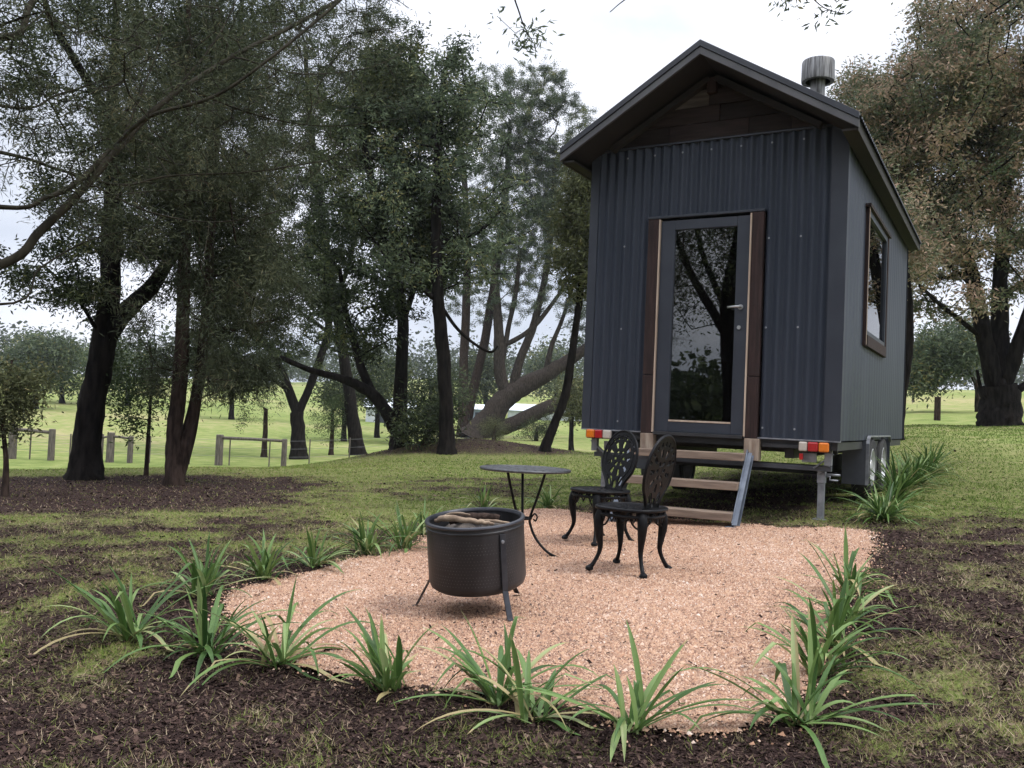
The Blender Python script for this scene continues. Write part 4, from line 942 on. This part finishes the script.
def steps():
    c, s = math.cos(YAW), math.sin(YAW)
    def wl(x, y): return CABX + x * c + y * s, CABY - x * s + y * c
    X0, X1 = -.60, .47
    wx, wy = wl(-.065, -.30); z = float(zg(wx, wy))
    T = thing('entry_steps', 'three brown timber treads between blue-grey steel stringers below the glazed door', 'steps', (wx, wy, z), -YAW)
    top = CABZ + .655 - z
    zl = float(zg(*wl(X0, -.52))) - z; zr = float(zg(*wl(X1, -.52))) - z
    for x, zb in ((X0 + .065 - .02, zl), (X1 + .065 - .02, zr)):
        mb = MB(); a, b = Vector((x, -.20 + .0, zb + .012)), Vector((x, .22, top - .02))
        mb.bar(a, b, .012, .10, (0, 1, 0))
        side = 1 if x > 0 else -1
        mb.bar(a + Vector((side * .022, -.042, .01)), b + Vector((side * .022, -.042, .0)), .044, .010, (0, 1, 0)); mb.bar(a + Vector((side * .022, .042, -.01)), b + Vector((side * .022, .042, 0)), .044, .010, (0, 1, 0))
        st = mb.build('stringer', MT['stringer'], T, .002)
        MB().box(x - .05, x + .06, -.27, -.15, zb - .004, zb + .01).build('foot', MT['stringer'], st, .002)
    for q in range(3):
        f = (.97, .62, .27)[q]; zt = zl + (top - zl) * f - .01; yc = -.20 + .42 * f - .02
        M = Matrix.Translation((0, 0, zt)) @ Matrix.Rotation(-.010, 4, 'Y')
        MB().box(X0 + .065 - .012, X1 + .065 - .028, yc - .13, yc + .07, -.066, 0, M).build('tread', MT['tread'], T, .005)
steps()

# ------------------------------------------------------------------ patio furniture
def fret_plate(name, outline, hole, x0, x1, y0, y1, s, thick, m, parent, M):
    """cast openwork plate: cells of a fine grid inside the outline and outside the openings"""
    gx, gy = np.meshgrid(np.arange(x0, x1 + s, s), np.arange(y0, y1 + s, s), indexing='ij')
    cx, cy = gx[:-1, :-1] + s / 2, gy[:-1, :-1] + s / 2
    k = outline(cx, cy) & ~hole(cx, cy)
    idx = np.arange(gx.size).reshape(gx.shape)
    f = np.stack([idx[:-1, :-1], idx[1:, :-1], idx[1:, 1:], idx[:-1, 1:]], -1)[k]
    u, inv = np.unique(f.ravel(), return_inverse=True)
    P = np.stack([gx.ravel(), gy.ravel()], -1)[u]
    V = np.array([tuple(M @ Vector((a, b, 0))) for a, b in P])
    o = npmesh(name, V, inv.reshape(-1, 4), m, parent)
    sd = o.modifiers.new('thickness', 'SOLIDIFY'); sd.thickness = thick; sd.offset = 0
    return o

def make_chair():
    T = thing('garden_chair', 'x', 'chair', (0, 0, 0))
    m = MT['cast']; SH = .392
    # seat: openwork plate with a rolled rim and a skirt
    def so(x, y): return (np.abs(x / .205) ** 2.6 + np.abs(y / .205) ** 2.6) < 1
    def sh(x, y):
        r = np.hypot(x, y); t = np.arctan2(y, x)
        return ((r > .04) & (r < .075) & (np.cos(8 * t) > .3)) | ((r > .095) & (r < .145) & (np.cos(14 * t + 1) > .25))
    seat = fret_plate('seat', so, sh, -.21, .21, -.21, .21, .006, .010, m, T, Matrix.Translation((0, 0, SH)))
    th = np.linspace(0, 2 * math.pi, 40, endpoint=False)
    rim = [(.205 * np.sign(math.cos(t)) * abs(math.cos(t)) ** (2 / 2.6), .205 * np.sign(math.sin(t)) * abs(math.sin(t)) ** (2 / 2.6)) for t in th]
    MB().tube([(a, b, SH) for a, b in rim], .012, 8, closed=True).build('seat_rim', m, seat, smooth=True)
    sk = MB()
    for i in range(0, 40, 2):
        a, b = rim[i]; c, d = rim[(i + 2) % 40]; f = .94
        sk.tube([(a * f, b * f, SH - .008), ((a + c) / 2 * f, (b + d) / 2 * f, SH - .075), (c * f, d * f, SH - .008)], .0075, 6)
    sk.tube([(a * .93, b * .93, SH - .040) for a, b in rim], .011, 6, closed=True)
    sk.build('skirt', m, seat, smooth=True)
    # cabriole legs
    for sx in (-1, 1):
        for sy in (-1, 1):
            prof = [(.132, SH - .005, .028), (.146, SH - .06, .033), (.150, SH - .11, .031), (.144, SH - .18, .024), (.138, SH - .25, .0165), (.148, .09, .013), (.170, .035, .014), (.184, .018, .017)]
            c = cr([(sx * p, sy * p, z, r) for p, z, r in prof], 4)
            lg = MB().tube(c[:, :3], list(c[:, 3]), 8).build('leg', m, T, smooth=True)
            ft = MB().lathe([(.001, .0), (.020, .0), (.026, .008), (.024, .020), (.012, .030), (.001, .032)], 12, (sx * .184, sy * .184, 0)).build('foot', m, lg, auto=True)
            a = cr([(sx * .145, sy * .150, SH - .12), (sx * .10, sy * .155, SH - .10), (sx * .075, sy * .16, SH - .06), (sx * .08, sy * .165, SH - .015)], 4)
            b = a[:, [1, 0, 2]] * np.array([sx * sy, sx * sy, 1])
            MB().tube(a, .006, 6).tube(b, .006, 6).build('scroll_bracket', m, lg, smooth=True)
    # back: balloon shaped openwork, leaning back away from +x
    hw = cr([(.105, 0), (.100, .035), (.135, .085), (.185, .14), (.208, .21), (.205, .28), (.178, .345), (.125, .40), (.06, .432), (.0, .44)], 6) * np.array([.95, 1.07])
    def width(v): return np.interp(v, hw[:, 1], hw[:, 0])
    def bo(u, v): return (np.abs(u) < width(v)) & (v > 0) & (v < .471)
    def bh(u, v):
        r = np.hypot(u, v - .25); t = np.arctan2(v - .25, u); ed = width(v) - np.abs(u)
        h = (r > .030) & (r < .066) & (np.cos(6 * t) > .3)
        h |= (r > .086) & (r < .138) & (np.cos(9 * t + .5) > .42) & (ed > .022)
        h |= (r > .156) & (r < .186) & (np.cos(20 * t) > .35) & (v > .26) & (ed > .014)
        h |= (((np.abs(u) - .062) / .026) ** 2 + ((v - .075) / .036) ** 2 < 1) | ((u / .022) ** 2 + ((v - .045) / .030) ** 2 < 1)
        return h & (v < .445)
    M = Matrix.Translation((-.128, 0, SH)) @ Matrix.Rotation(R(-12), 4, 'Y') @ Matrix(((0, 0, 1, 0), (1, 0, 0, 0), (0, 1, 0, 0), (0, 0, 0, 1)))
    bk = fret_plate('backrest', bo, bh, -.215, .215, 0, .475, .005, .010, m, T, M)
    loop = [(a, b) for a, b in hw] + [(-a, b) for a, b in hw[::-1][1:]]
    MB().tube([M @ Vector((a, b, 0)) for a, b in loop], .0105, 8, closed=True).tube([M @ Vector((a * .80, .25 + (b - .25) * .80, .004)) for a, b in loop[10:-10]], .006, 6).build('back_frame', m, bk, smooth=True)
    rs = MB().tube([M @ Vector((.028 * math.cos(t), .25 + .028 * math.sin(t), .0)) for t in np.linspace(0, 6.283, 14, endpoint=False)], .007, 6, closed=True)
    for s in (-1, 1):
        rs.tube([M @ Vector((s * x, y, 0)) for x, y in cr([(.03, .03), (.075, .10), (.115, .15), (.15, .19), (.145, .235), (.115, .24), (.105, .215), (.12, .20)], 4)], .0065, 6)
    rs.build('scrollwork', m, bk, smooth=True)
    return T
chair = make_chair()
def place(o, x, y, rz, label, group):
    o.location = (x, y, float(zg(x, y)) + .014); o.rotation_euler = (0, 0, rz); tag(o, label, None, group)
place(chair, .785, 5.55, math.atan2(.56, -.83), 'black cast metal chair nearer the fire pit, seen from behind with its back edge-on', 'black cast garden chairs on the gravel')
chair2 = copy_tree(chair)
place(chair2, .715, 6.80, math.atan2(-.54, -.84), 'black cast metal chair further back facing the table, its openwork back towards the steps', 'black cast garden chairs on the gravel')

def bistro_table():
    x, y = .12, 6.22; z = float(zg(x, y)) + .012
    T = thing('garden_table', 'small round dark metal table with curved legs behind the fire pit', 'table', (x, y, z))
    H = .605
    def o(a, b): return np.hypot(a, b) < .312
    def h(a, b):
        r = np.hypot(a, b); t = np.arctan2(b, a)
        return ((r > .05) & (r < .09) & (np.cos(8 * t) > .4)) | ((r > .14) & (r < .19) & (np.cos(16 * t) > .45)) | ((r > .225) & (r < .28) & (np.cos(24 * t) > .5))
    tp = fret_plate('tabletop', o, h, -.315, .315, -.315, .315, .006, .010, MT['table'], T, Matrix.Translation((0, 0, H)))
    th = np.linspace(0, 2 * math.pi, 56, endpoint=False)
    MB().tube([(.314 * math.cos(t), .314 * math.sin(t), H) for t in th], .0095, 8, closed=True).build('rim', MT['table'], tp, smooth=True)
    for k, a in enumerate((-24, 96, 216)):
        c, s = math.cos(R(a)), math.sin(R(a))
        prof = cr([(.155, H - .008), (.128, H - .10), (.090, H - .22), (.052, .27), (.060, .21), (.105, .125), (.19, .045), (.275, .012)], 5)
        lg = MB().tube([(r * c, r * s, zz) for r, zz in prof], .0095, 8).build('leg', MT['cast'], T, smooth=True)
        MB().lathe([(.001, 0), (.018, 0), (.018, .01), (.001, .018)], 10, (.275 * c, .275 * s, 0)).build('foot', MT['cast'], lg, auto=True)
        sc = cr([(.060, .27), (.085, .30), (.105, .28), (.095, .25), (.078, .262)], 4)
        MB().tube([(r * c, r * s, zz) for r, zz in sc], .006, 6).build('scroll', MT['cast'], lg, smooth=True)
    MB().tube([(.055 * math.cos(t), .055 * math.sin(t), .262) for t in th[::3]], .008, 8, closed=True).build('tie_ring', MT['cast'], T, smooth=True)
bistro_table()

def fire_pit():
    x, y = -.128, 4.53; z = float(zg(x, y)) + .012
    T = thing('fire_pit', 'round fire pit made from a dark perforated metal drum on three bent flat-bar legs', 'fire pit', (x, y, z))
    M = Matrix.Translation((0, 0, .118)) @ Matrix.Rotation(R(5.5), 4, 'X') @ Matrix.Rotation(R(-5.0), 4, 'Y')
    Rd, Hd = .248, .355
    m = MT['drum']; nt = m.node_tree; b = nt.nodes['Principled BSDF']
    dr = MB().lathe([(.001, .010), (.17, .006), (.215, .012), (.238, .028), (Rd, .055), (Rd, .318), (Rd + .003, .321), (Rd + .003, .328), (Rd, .331), (Rd - .002, Hd), (Rd - .012, Hd), (Rd - .010, .06), (.20, .035), (.001, .03)], 72)
    drum = dr.build('drum', m, T, M=M, auto=True)
    # perforations: rows of small dots, emboss highlights painted as lighter colour
    pf = MB()
    for row in range(15):
        zz = .068 + row * .0158
        for k in range(96):
            if (k // 8) % 2 == 0 or row % 5 != 4:
                a = 2 * math.pi * (k + .5 * (row % 2)) / 96; c, s = math.cos(a), math.sin(a); w = .0030; rr = Rd + .0006
                pf.add([(rr * c - s * p, rr * s + c * p, zz + q) for p, q in ((-w, 0), (0, -w), (w, 0), (0, w))], [(0, 1, 2, 3)])
    o = pf.build('perforations', MT['pit_mark'], drum, M=M)
    MB().lathe([(Rd - .002, .345), (Rd + .005, .346), (Rd + .008, .352), (Rd + .005, .358), (Rd - .010, .360), (Rd - .016, .354), (Rd - .018, .345), (Rd - .014, .342)], 72, closed=True).build('rim', MT['drum_rim'], T, M=M, auto=True)
    v = [(0, 0, .285)]; f = []
    for q in range(1, 9):
        for k in range(40):
            a = 2 * math.pi * k / 40; rr = q / 8 * .236
            v.append((rr * math.cos(a), rr * math.sin(a), .288 + .03 * (random.random() - .5)))
    for k in range(40): f.append((0, 1 + k, 1 + (k + 1) % 40))
    for q in range(7):
        for k in range(40): f.append((1 + q * 40 + k, 1 + (q + 1) * 40 + k, 1 + (q + 1) * 40 + (k + 1) % 40, 1 + q * 40 + (k + 1) % 40))
    MB().add(v, f).build('ash_bed', MT['ash'], T, M=M, smooth=True)
    for (fx, fy) in ((-.455, 4.62), (.045, 4.27), (.085, 4.89)):
        a = math.atan2(fy - y, fx - x); c, s = math.cos(a), math.sin(a)
        gz = float(zg(fx, fy)) + .012 - z; rf = math.hypot(fx - x, fy - y)
        top = M @ Vector(((Rd + .007) * c, (Rd + .007) * s, .315)); low = M @ Vector(((Rd + .009) * c, (Rd + .009) * s, .035))
        P = [top, low, Vector((rf * .97 * c, rf * .97 * s, gz + .01)), Vector((rf * 1.03 * c, rf * 1.03 * s, gz + .004))]
        mb = MB(); tan = (-s, c, 0); w = Vector(tan) * .016; n = Vector((c, s, 0)) * .003
        vs = []
        for p in P: vs += [p - w - n, p + w - n, p + w + n, p - w + n]
        fs = [(0, 3, 2, 1), (12, 13, 14, 15)]
        for q in range(3):
            for j in range(4): fs.append((4 * q + j, 4 * q + (j + 1) % 4, 4 * q + 4 + (j + 1) % 4, 4 * q + 4 + j))
        lg = mb.add(vs, fs).build('leg', MT['leg_bar'], T, .002)
        MB().lathe([(.001, 0), (.009, 0), (.009, .006), (.001, .007)], 8).build('bolt', MT['galv'], lg, M=Matrix.Translation(top + Vector((c * .003, s * .003, -.035))) @ Matrix.Rotation(a, 4, 'Z') @ Matrix.Rotation(R(90), 4, 'Y'))
    # what lies in it
    B = Matrix.Translation((x, y, z)) @ M
    def stick(name, label, pts, rad, m, n=7, cat='firewood'):
        c = cr([(*(B @ Vector(p[:3])), rad * p[3]) for p in pts], 5)
        c[1:-1, :3] += rng.normal(0, rad * .12, (len(c) - 2, 3))
        o0 = c[len(c) // 2, :3].copy()
        o = MB().tube(c[:, :3] - o0, list(c[:, 3]), n).build(name, m, None, smooth=True); o.location = [float(q) for q in o0]
        tag(o, label, cat)
    stick('bark_piece', 'pale curved piece of bark lying along the left of the fire pit', [(-.205, .02, .345, .6), (-.15, -.03, .368, 1.1), (-.06, -.085, .368, 1.0), (.04, -.115, .358, .8), (.10, -.115, .345, .4)], .015, MT['wood_stick'], 8, 'bark')
    stick('burnt_log', 'short charred log at the back of the fire pit', [(-.14, .09, .325, .9), (-.02, .13, .335, 1), (.12, .10, .325, .9)], .022, MT['bark_brown'], 9)
    stick('dry_stick', 'thin dry stick across the right of the fire pit', [(.02, .05, .33, 1), (.10, -.02, .338, .9), (.18, -.07, .335, .6)], .010, MT['wood_stick'], 6, 'stick')
    stick('dry_stick', 'thin dry stick sloping over the pale bark in the fire pit', [(-.19, .08, .345, 1), (-.10, .0, .385, .9), (-.02, -.09, .392, .5)], .008, MT['wood_stick'], 6, 'stick')
fire_pit()

# ------------------------------------------------------------------ strap-leaved plants round the gravel
PG = 'strappy green plants bordering the gravel'
def strap_plant(px, py, label, n, length, seed, wid=.0205, up=.55, lean=(0, 0), base=.045, off=(0, 0)):
    r = np.random.default_rng(seed); B = G(px, py); x0, y0 = B[0] + off[0], B[1] + off[1]; z0 = float(zg(x0, y0)) - .005
    V = []; F = []; RN = []; K = 11
    for i in range(int(n * 1.12)):
        a = r.uniform(0, 2 * math.pi); e = math.radians(r.uniform(42, 80)) if r.random() < up * .95 else math.radians(r.uniform(15, 48))
        L = length * .94 * r.uniform(.5, 1.15) * (.86 if e > .9 else 1.08); w = wid * r.uniform(.75, 1.25)
        droop = r.uniform(.4, 1.9) * (1.1 if e < .9 else .8)
        bx, by = base * r.normal(0, .5), base * r.normal(0, .5)
        p = np.array([x0 + bx, y0 + by, z0]); d = np.array([math.cos(a) * math.cos(e) + lean[0], math.sin(a) * math.cos(e) + lean[1], math.sin(e)]); d /= np.linalg.norm(d)
        tw = r.normal(0, .35); kink = r.integers(5, 10) if r.random() < .22 else 99
        c = len(V)
        for k in range(K):
            t = k / (K - 1)
            ww = w * (0.55 + 1.2 * t) if t < .35 else w * (.97 if t < .6 else .97 * (1 - ((t - .6) / .4) ** 1.7) + .02)
            side = np.array([-math.sin(a + tw * t), math.cos(a + tw * t), 0]); up_ = np.cross(side, d); up_ *= np.sign(up_[2] + 1e-6)
            fold = .32 * ww
            gz = float(zg(p[0], p[1])) + .008
            if p[2] < gz: p[2] = gz
            V += [p + side * ww * .5 + up_ * fold * .5, p - up_ * fold * .5 + np.array([0, 0, fold * .4]), p - side * ww * .5 + up_ * fold * .5]
            p = p + d * L / (K - 1)
            d = d + np.array([0, 0, -1]) * droop / (K - 1) * (.35 + 1.3 * t) + (np.array([0, 0, -.9]) if k == kink else 0); d /= np.linalg.norm(d)
        tone = np.clip(r.normal(.50, .24), 0, .93)
        dead = e < .6 and r.random() < .12
        for k in range(K - 1):
            o = c + 3 * k
            F += [(o, o + 1, o + 4, o + 3), (o + 1, o + 2, o + 5, o + 4)]
            q = .99 if dead else min(1, tone + (.12 if k == 0 else 0) + (.30 if k >= K - 2 and r.random() < .3 else 0)); RN += [q, min(1, q + .06)]
    o = npmesh('strappy_plant', np.array(V), np.array(F), MT['strap'], loc=(x0, y0, z0), smooth=True, attrs={'rnd': ('FACE', RN)})
    return tag(o, label, 'plant', PG)
PL = [
    (130, 640, 'strappy green plant furthest left of the gravel bed', 38, .46, .50, (-.03, 0)),
    (206, 657, 'spreading strappy plant at the left front corner, second plant from the left', 34, .42, .45, (.0, 0)),
    (277, 668, 'strappy plant with long leaves trailing forward, third from the left along the front', 30, .48, .42, (.06, -.06)),
    (388, 692, 'low bushy strappy plant on the front edge below the fire pit', 36, .33, .5, (0, 0)),
    (500, 706, 'larger strappy plant on the front edge, left half of the wide central clump', 27, .40, .52, (-.06, 0)),
    (530, 722, 'strappy plant with two tall blades, right half of the wide central clump', 20, .40, .50, (.06, 0)),
    (628, 732, 'narrow upright strappy plant alone on the front edge, drooping leaves at its foot', 20, .38, .62, (.02, 0)),
    (800, 728, 'big strappy plant nearest the camera at the right front corner', 30, .42, .45, (-.10, 0)),
    (818, 676, 'upright strappy plant just behind the right front corner plant', 30, .36, .70, (0, 0)),
    (832, 648, 'dense strappy plant in the middle of the right-hand row', 32, .38, .62, (.03, 0)),
    (846, 622, 'strappy plant with pale trailing leaves in the right-hand row', 26, .36, .5, (.08, 0)),
    (846, 594, 'strappy plant at the far end of the right-hand row, by the gravel corner', 28, .40, .55, (0, 0)),
    (203, 598, 'strappy plant behind the two leftmost ones on the left back edge', 34, .42, .6, (0, 0)),
    (264, 580, 'small strappy plant on the back left edge of the gravel', 34, .38, .6, (0, 0)),
    (313, 568, 'low spreading strappy plant on the back edge left of the fire pit', 28, .34, .5, (0, 0)),
    (367, 555, 'bright upright strappy plant on the back edge left of the fire pit', 34, .42, .75, (0, 0)),
    (404, 550, 'strappy plant half hidden just behind the fire pit', 34, .44, .65, (0, 0)),
    (425, 536, 'strappy plant behind the left rim of the fire pit', 26, .40, .7, (0, 0)),
    (484, 513, 'small dark strappy plant behind the table leg', 26, .36, .6, (0, 0)),
    (548, 508, 'small strappy plant between the table and the far chair', 30, .38, .6, (0, 0)),
    (884, 521, 'large strappy plant in front of the trailer wheel', 95, .52, .50, (0, 0)),
    (897, 500, 'strappy plant beside the trailer wheel behind the largest one', 110, .60, .60, (.05, 0)),
    (930, 473, 'furthest strappy plant along the house side, against the bright lawn', 90, .55, .60, (.08, 0)),
    (915, 486, 'strappy plant at the back of the row along the house side', 110, .60, .60, (.10, 0)),
]
for i, (px, py, lab, n, ln, up, lean) in enumerate(PL): strap_plant(px, py, lab, n, ln, 100 + i, up=up, lean=lean)

# ------------------------------------------------------------------ fences and paddock things
def post_mesh(mb, x, y, h, r0, z, lean=0.0):
    mb.tube([(x, y, z - .2), (x + lean * .3, y, z + h * .5), (x + lean * .6, y, z + h - .02), (x + lean * .6, y, z + h)], [r0 * 1.05, r0, r0 * .97, r0 * .8], 10)
def log_fence(label, posts, rail, D, r=.11, lean=0):
    pts = [at(px, py, D) for px, py, h, rr in posts]
    b = pts[0]; z0 = float(zg(b[0], b[1])); T = thing('log_fence', label, 'fence', (b[0], b[1], z0), 0, 'log fence sections by the paddock')
    tops = []
    for p, (px, py, h, rr) in zip(pts, posts):
        z = float(zg(p[0], p[1])); mb = MB(); post_mesh(mb, p[0] - b[0], p[1] - b[1], h, rr, z - z0); mb.build('post', MT['old_post'], T, auto=True); tops.append(Vector((p[0] - b[0], p[1] - b[1], z - z0 + h)))
    for (i, j, di, dj, rr) in rail:
        a, c = tops[i] + Vector((0, -.02, -di)), tops[j] + Vector((0, -.02, -dj)); m_ = (a + c) / 2 + Vector((0, 0, .015))
        MB().tube([a + (a - c).normalized() * .05, m_, c + (c - a).normalized() * .05], [rr, rr * .95, rr * .9], 8).build('rail', MT['old_post'], T, smooth=True)
    return T
log_fence('log fence section with two posts and a top rail at the far left', [(12, 455, 1.22, .15), (51, 455, 1.18, .12)], [(0, 1, .12, .14, .07)], 33)
log_fence('log fence section with three posts half hidden by the thick black trunk', [(101, 455, 1.05, .07), (110, 455, 1.12, .14), (130, 455, 1.0, .10)], [(0, 1, .14, .16, .04), (1, 2, .14, .1, .05)], 33)
log_fence('log fence section with a long top rail left of the forked tree', [(219, 455, 1.15, .14), (284, 455, 1.05, .10)], [(0, 1, .12, .08, .06)], 33)
def wire_fence():
    xs = np.linspace(-21, -1.5, 14); T = thing('wire_fence', 'thin wire fence strung along the paddock edge between the log sections', 'fence', (xs[0], 33.2, float(zg(xs[0], 33.2))))
    b = T.location
    for k, h in enumerate((.35, .65, .95)):
        MB().tube([(x - b.x, .0, float(zg(x, 33.2)) + h - b.z) for x in xs], .004, 5).build('wire', MT['wire'], T)
    for x in xs[1:-1]:
        mb = MB(); z = float(zg(x, 33.2)); mb.box(x - b.x - .02, x - b.x + .02, -.03, .01, z - b.z - .1, z - b.z + 1.02); mb.build('dropper', MT['old_post'], T)
wire_fence()
p = at(937, 425, 32); zz = float(zg(p[0], p[1]))
mb = MB(); post_mesh(mb, 0, 0, .86, .11, 0)
o = mb.build('fence_post', MT['bark_brown'], None, auto=True); o.location = (p[0], p[1], zz); tag(o, 'single dark timber post in the paddock right of the tiny house', 'post')
p = at(913, 405, 60); zz = float(zg(p[0], p[1])); mb = MB(); post_mesh(mb, 0, 0, .9, .08, 0)
o = mb.build('fence_post', MT['old_post'], None, auto=True); o.location = (p[0], p[1], zz); tag(o, 'small distant timber post close to the back corner of the tiny house', 'post')

def shed(label, px, py, D, w, d, h, roofh, wall, rz=0.0, name='farm_shed', bays=0):
    p = at(px, py, D); z = float(zg(p[0], p[1])); T = thing(name, label, 'shed', (p[0], p[1], z), rz)
    MB().box(-w / 2, w / 2, -d / 2, d / 2, -.6, h).build('wall', MT[wall], T)
    MB().add([(-w / 2 - .3, -d / 2 - .3, h - .05), (w / 2 + .3, -d / 2 - .3, h - .05), (w / 2 + .3, 0, h + roofh), (-w / 2 - .3, 0, h + roofh), (-w / 2 - .3, d / 2 + .3, h - .05), (w / 2 + .3, d / 2 + .3, h - .05),
              (-w / 2 - .3, 0, h), (w / 2 + .3, 0, h)], [(0, 1, 2, 3), (3, 2, 5, 4), (0, 3, 6), (3, 4, 6), (1, 7, 2), (2, 7, 5)]).build('roof', MT['shed_roof'], T)
    MB().box(-w * .28, -w * .04, -d / 2 - .06, -d / 2 - .01, -.3, h * .8).build('door', MT['trim'], T)
    MB().box(w * .15, w * .36, -d / 2 - .06, -d / 2 - .01, h * .45, h * .8).build('window', MT['lining'], T)
shed('pale-roofed farm shed far off behind the leaning limb', 390, 404, 95, 5.0, 4, 1.6, 1.0, 'shed_wall', .15)
shed('small blue-grey shed beyond the twin brown stems', 484, 410, 95, 2.6, 3, 1.9, .5, 'blue_wall', -.1)
shed('long low pale shed beyond the fallen trunk', 546, 402, 110, 9.0, 4, 1.0, .8, 'shed_wall', -.12)

# ------------------------------------------------------------------ air
def haze():
    MB().box(-2600, 2600, -300, 2600, -8, 60).build('haze', MT['galv'])
    o = bpy.data.objects['haze']; m = bpy.data.materials.new('haze_air'); m.use_nodes = True; nt = m.node_tree
    nt.nodes.remove(nt.nodes['Principled BSDF']); v = nt.nodes.new('ShaderNodeVolumePrincipled'); v.inputs['Color'].default_value = (.86, .90, .97, 1); v.inputs['Density'].default_value = .0003; v.inputs['Anisotropy'].default_value = .2
    nt.links.new(v.outputs[0], nt.nodes['Material Output'].inputs['Volume']); o.data.materials.clear(); o.data.materials.append(m)
    tag(o, 'thin pale winter haze lying over the paddocks and hills', 'haze', kind='stuff')
haze()

# ------------------------------------------------------------------ daylight
SUN_EL, SUN_AZ = 55.0, 118.0                           # the bright part of the cloud: to the right
w = bpy.data.worlds.new('World'); scene.world = w; w.use_nodes = True
nt = w.node_tree; bg = nt.nodes['Background']; N = nt.nodes.new; L = nt.links.new
sky = N('ShaderNodeTexSky'); sky.sky_type = 'NISHITA'; sky.sun_disc = False; sky.sun_elevation = R(SUN_EL); sky.sun_rotation = R(SUN_AZ); sky.dust_density = 2.0
tc = N('ShaderNodeTexCoord'); mp = N('ShaderNodeMapping'); mp.inputs['Scale'].default_value = (1, 1, 2.2); L(tc.outputs['Generated'], mp.inputs['Vector'])
n1 = N('ShaderNodeTexNoise'); n1.inputs['Scale'].default_value = 2.3; n1.inputs['Detail'].default_value = 6; L(mp.outputs['Vector'], n1.inputs['Vector'])
r1 = N('ShaderNodeValToRGB'); e = r1.color_ramp.elements
e[0].position = .42; e[0].color = (4.9, 5.3, 6.2, 1); e[1].position = .66; e[1].color = (9.2, 9.3, 10.0, 1)
L(n1.outputs['Fac'], r1.inputs['Fac'])
# an overcast sky is about three times as bright overhead as at the horizon
sp = N('ShaderNodeSeparateXYZ'); L(tc.outputs['Generated'], sp.inputs[0])
mr = N('ShaderNodeMapRange'); mr.interpolation_type = 'SMOOTHSTEP'; mr.inputs['From Min'].default_value = .30; mr.inputs['From Max'].default_value = .95; mr.inputs['To Min'].default_value = 1.0; mr.inputs['To Max'].default_value = 3.0; L(sp.outputs['Z'], mr.inputs['Value'])
ml = N('ShaderNodeVectorMath'); ml.operation = 'SCALE'; L(r1.outputs['Color'], ml.inputs[0]); L(mr.outputs[0], ml.inputs['Scale'])
mx = N('ShaderNodeMixRGB'); mx.inputs['Fac'].default_value = .90; L(sky.outputs['Color'], mx.inputs[1]); L(ml.outputs[0], mx.inputs[2])
L(mx.outputs['Color'], bg.inputs['Color']); bg.inputs['Strength'].default_value = .10
sl = bpy.data.lights.new('sun', 'SUN'); sl.energy = 1.5; sl.angle = R(12); sl.color = (1, .97, .92)
so = bpy.data.objects.new('sun', sl); COL.objects.link(so)
d = Vector((math.sin(R(SUN_AZ)) * math.cos(R(SUN_EL)), math.cos(R(SUN_AZ)) * math.cos(R(SUN_EL)), math.sin(R(SUN_EL))))
so.rotation_euler = d.to_track_quat('Z', 'Y').to_euler(); so.location = (8, -8, 20)

cam = bpy.data.cameras.new('camera'); cam.sensor_width = 36; cam.sensor_fit = 'HORIZONTAL'; cam.lens = FOC / 1024 * 36; cam.clip_end = 4000; cam.clip_start = .05
co = bpy.data.objects.new('camera', cam); COL.objects.link(co)
co.matrix_world = Matrix.Translation((0, 0, EYE)) @ Matrix.Rotation(R(90) + PITCH, 4, 'X') @ Matrix.Rotation(ROLL, 4, 'Z')
scene.camera = co
vs = scene.view_settings; vs.view_transform = 'Standard'; vs.look = 'None'; vs.exposure = .6; vs.gamma = 1; vs.use_curve_mapping = False
cy = scene.cycles; cy.use_denoising = True; cy.denoiser = 'OPENIMAGEDENOISE'; cy.max_bounces = 6; cy.diffuse_bounces = 3; cy.glossy_bounces = 3; cy.transmission_bounces = 4; cy.transparent_max_bounces = 12; cy.use_adaptive_sampling = True; cy.adaptive_threshold = .015
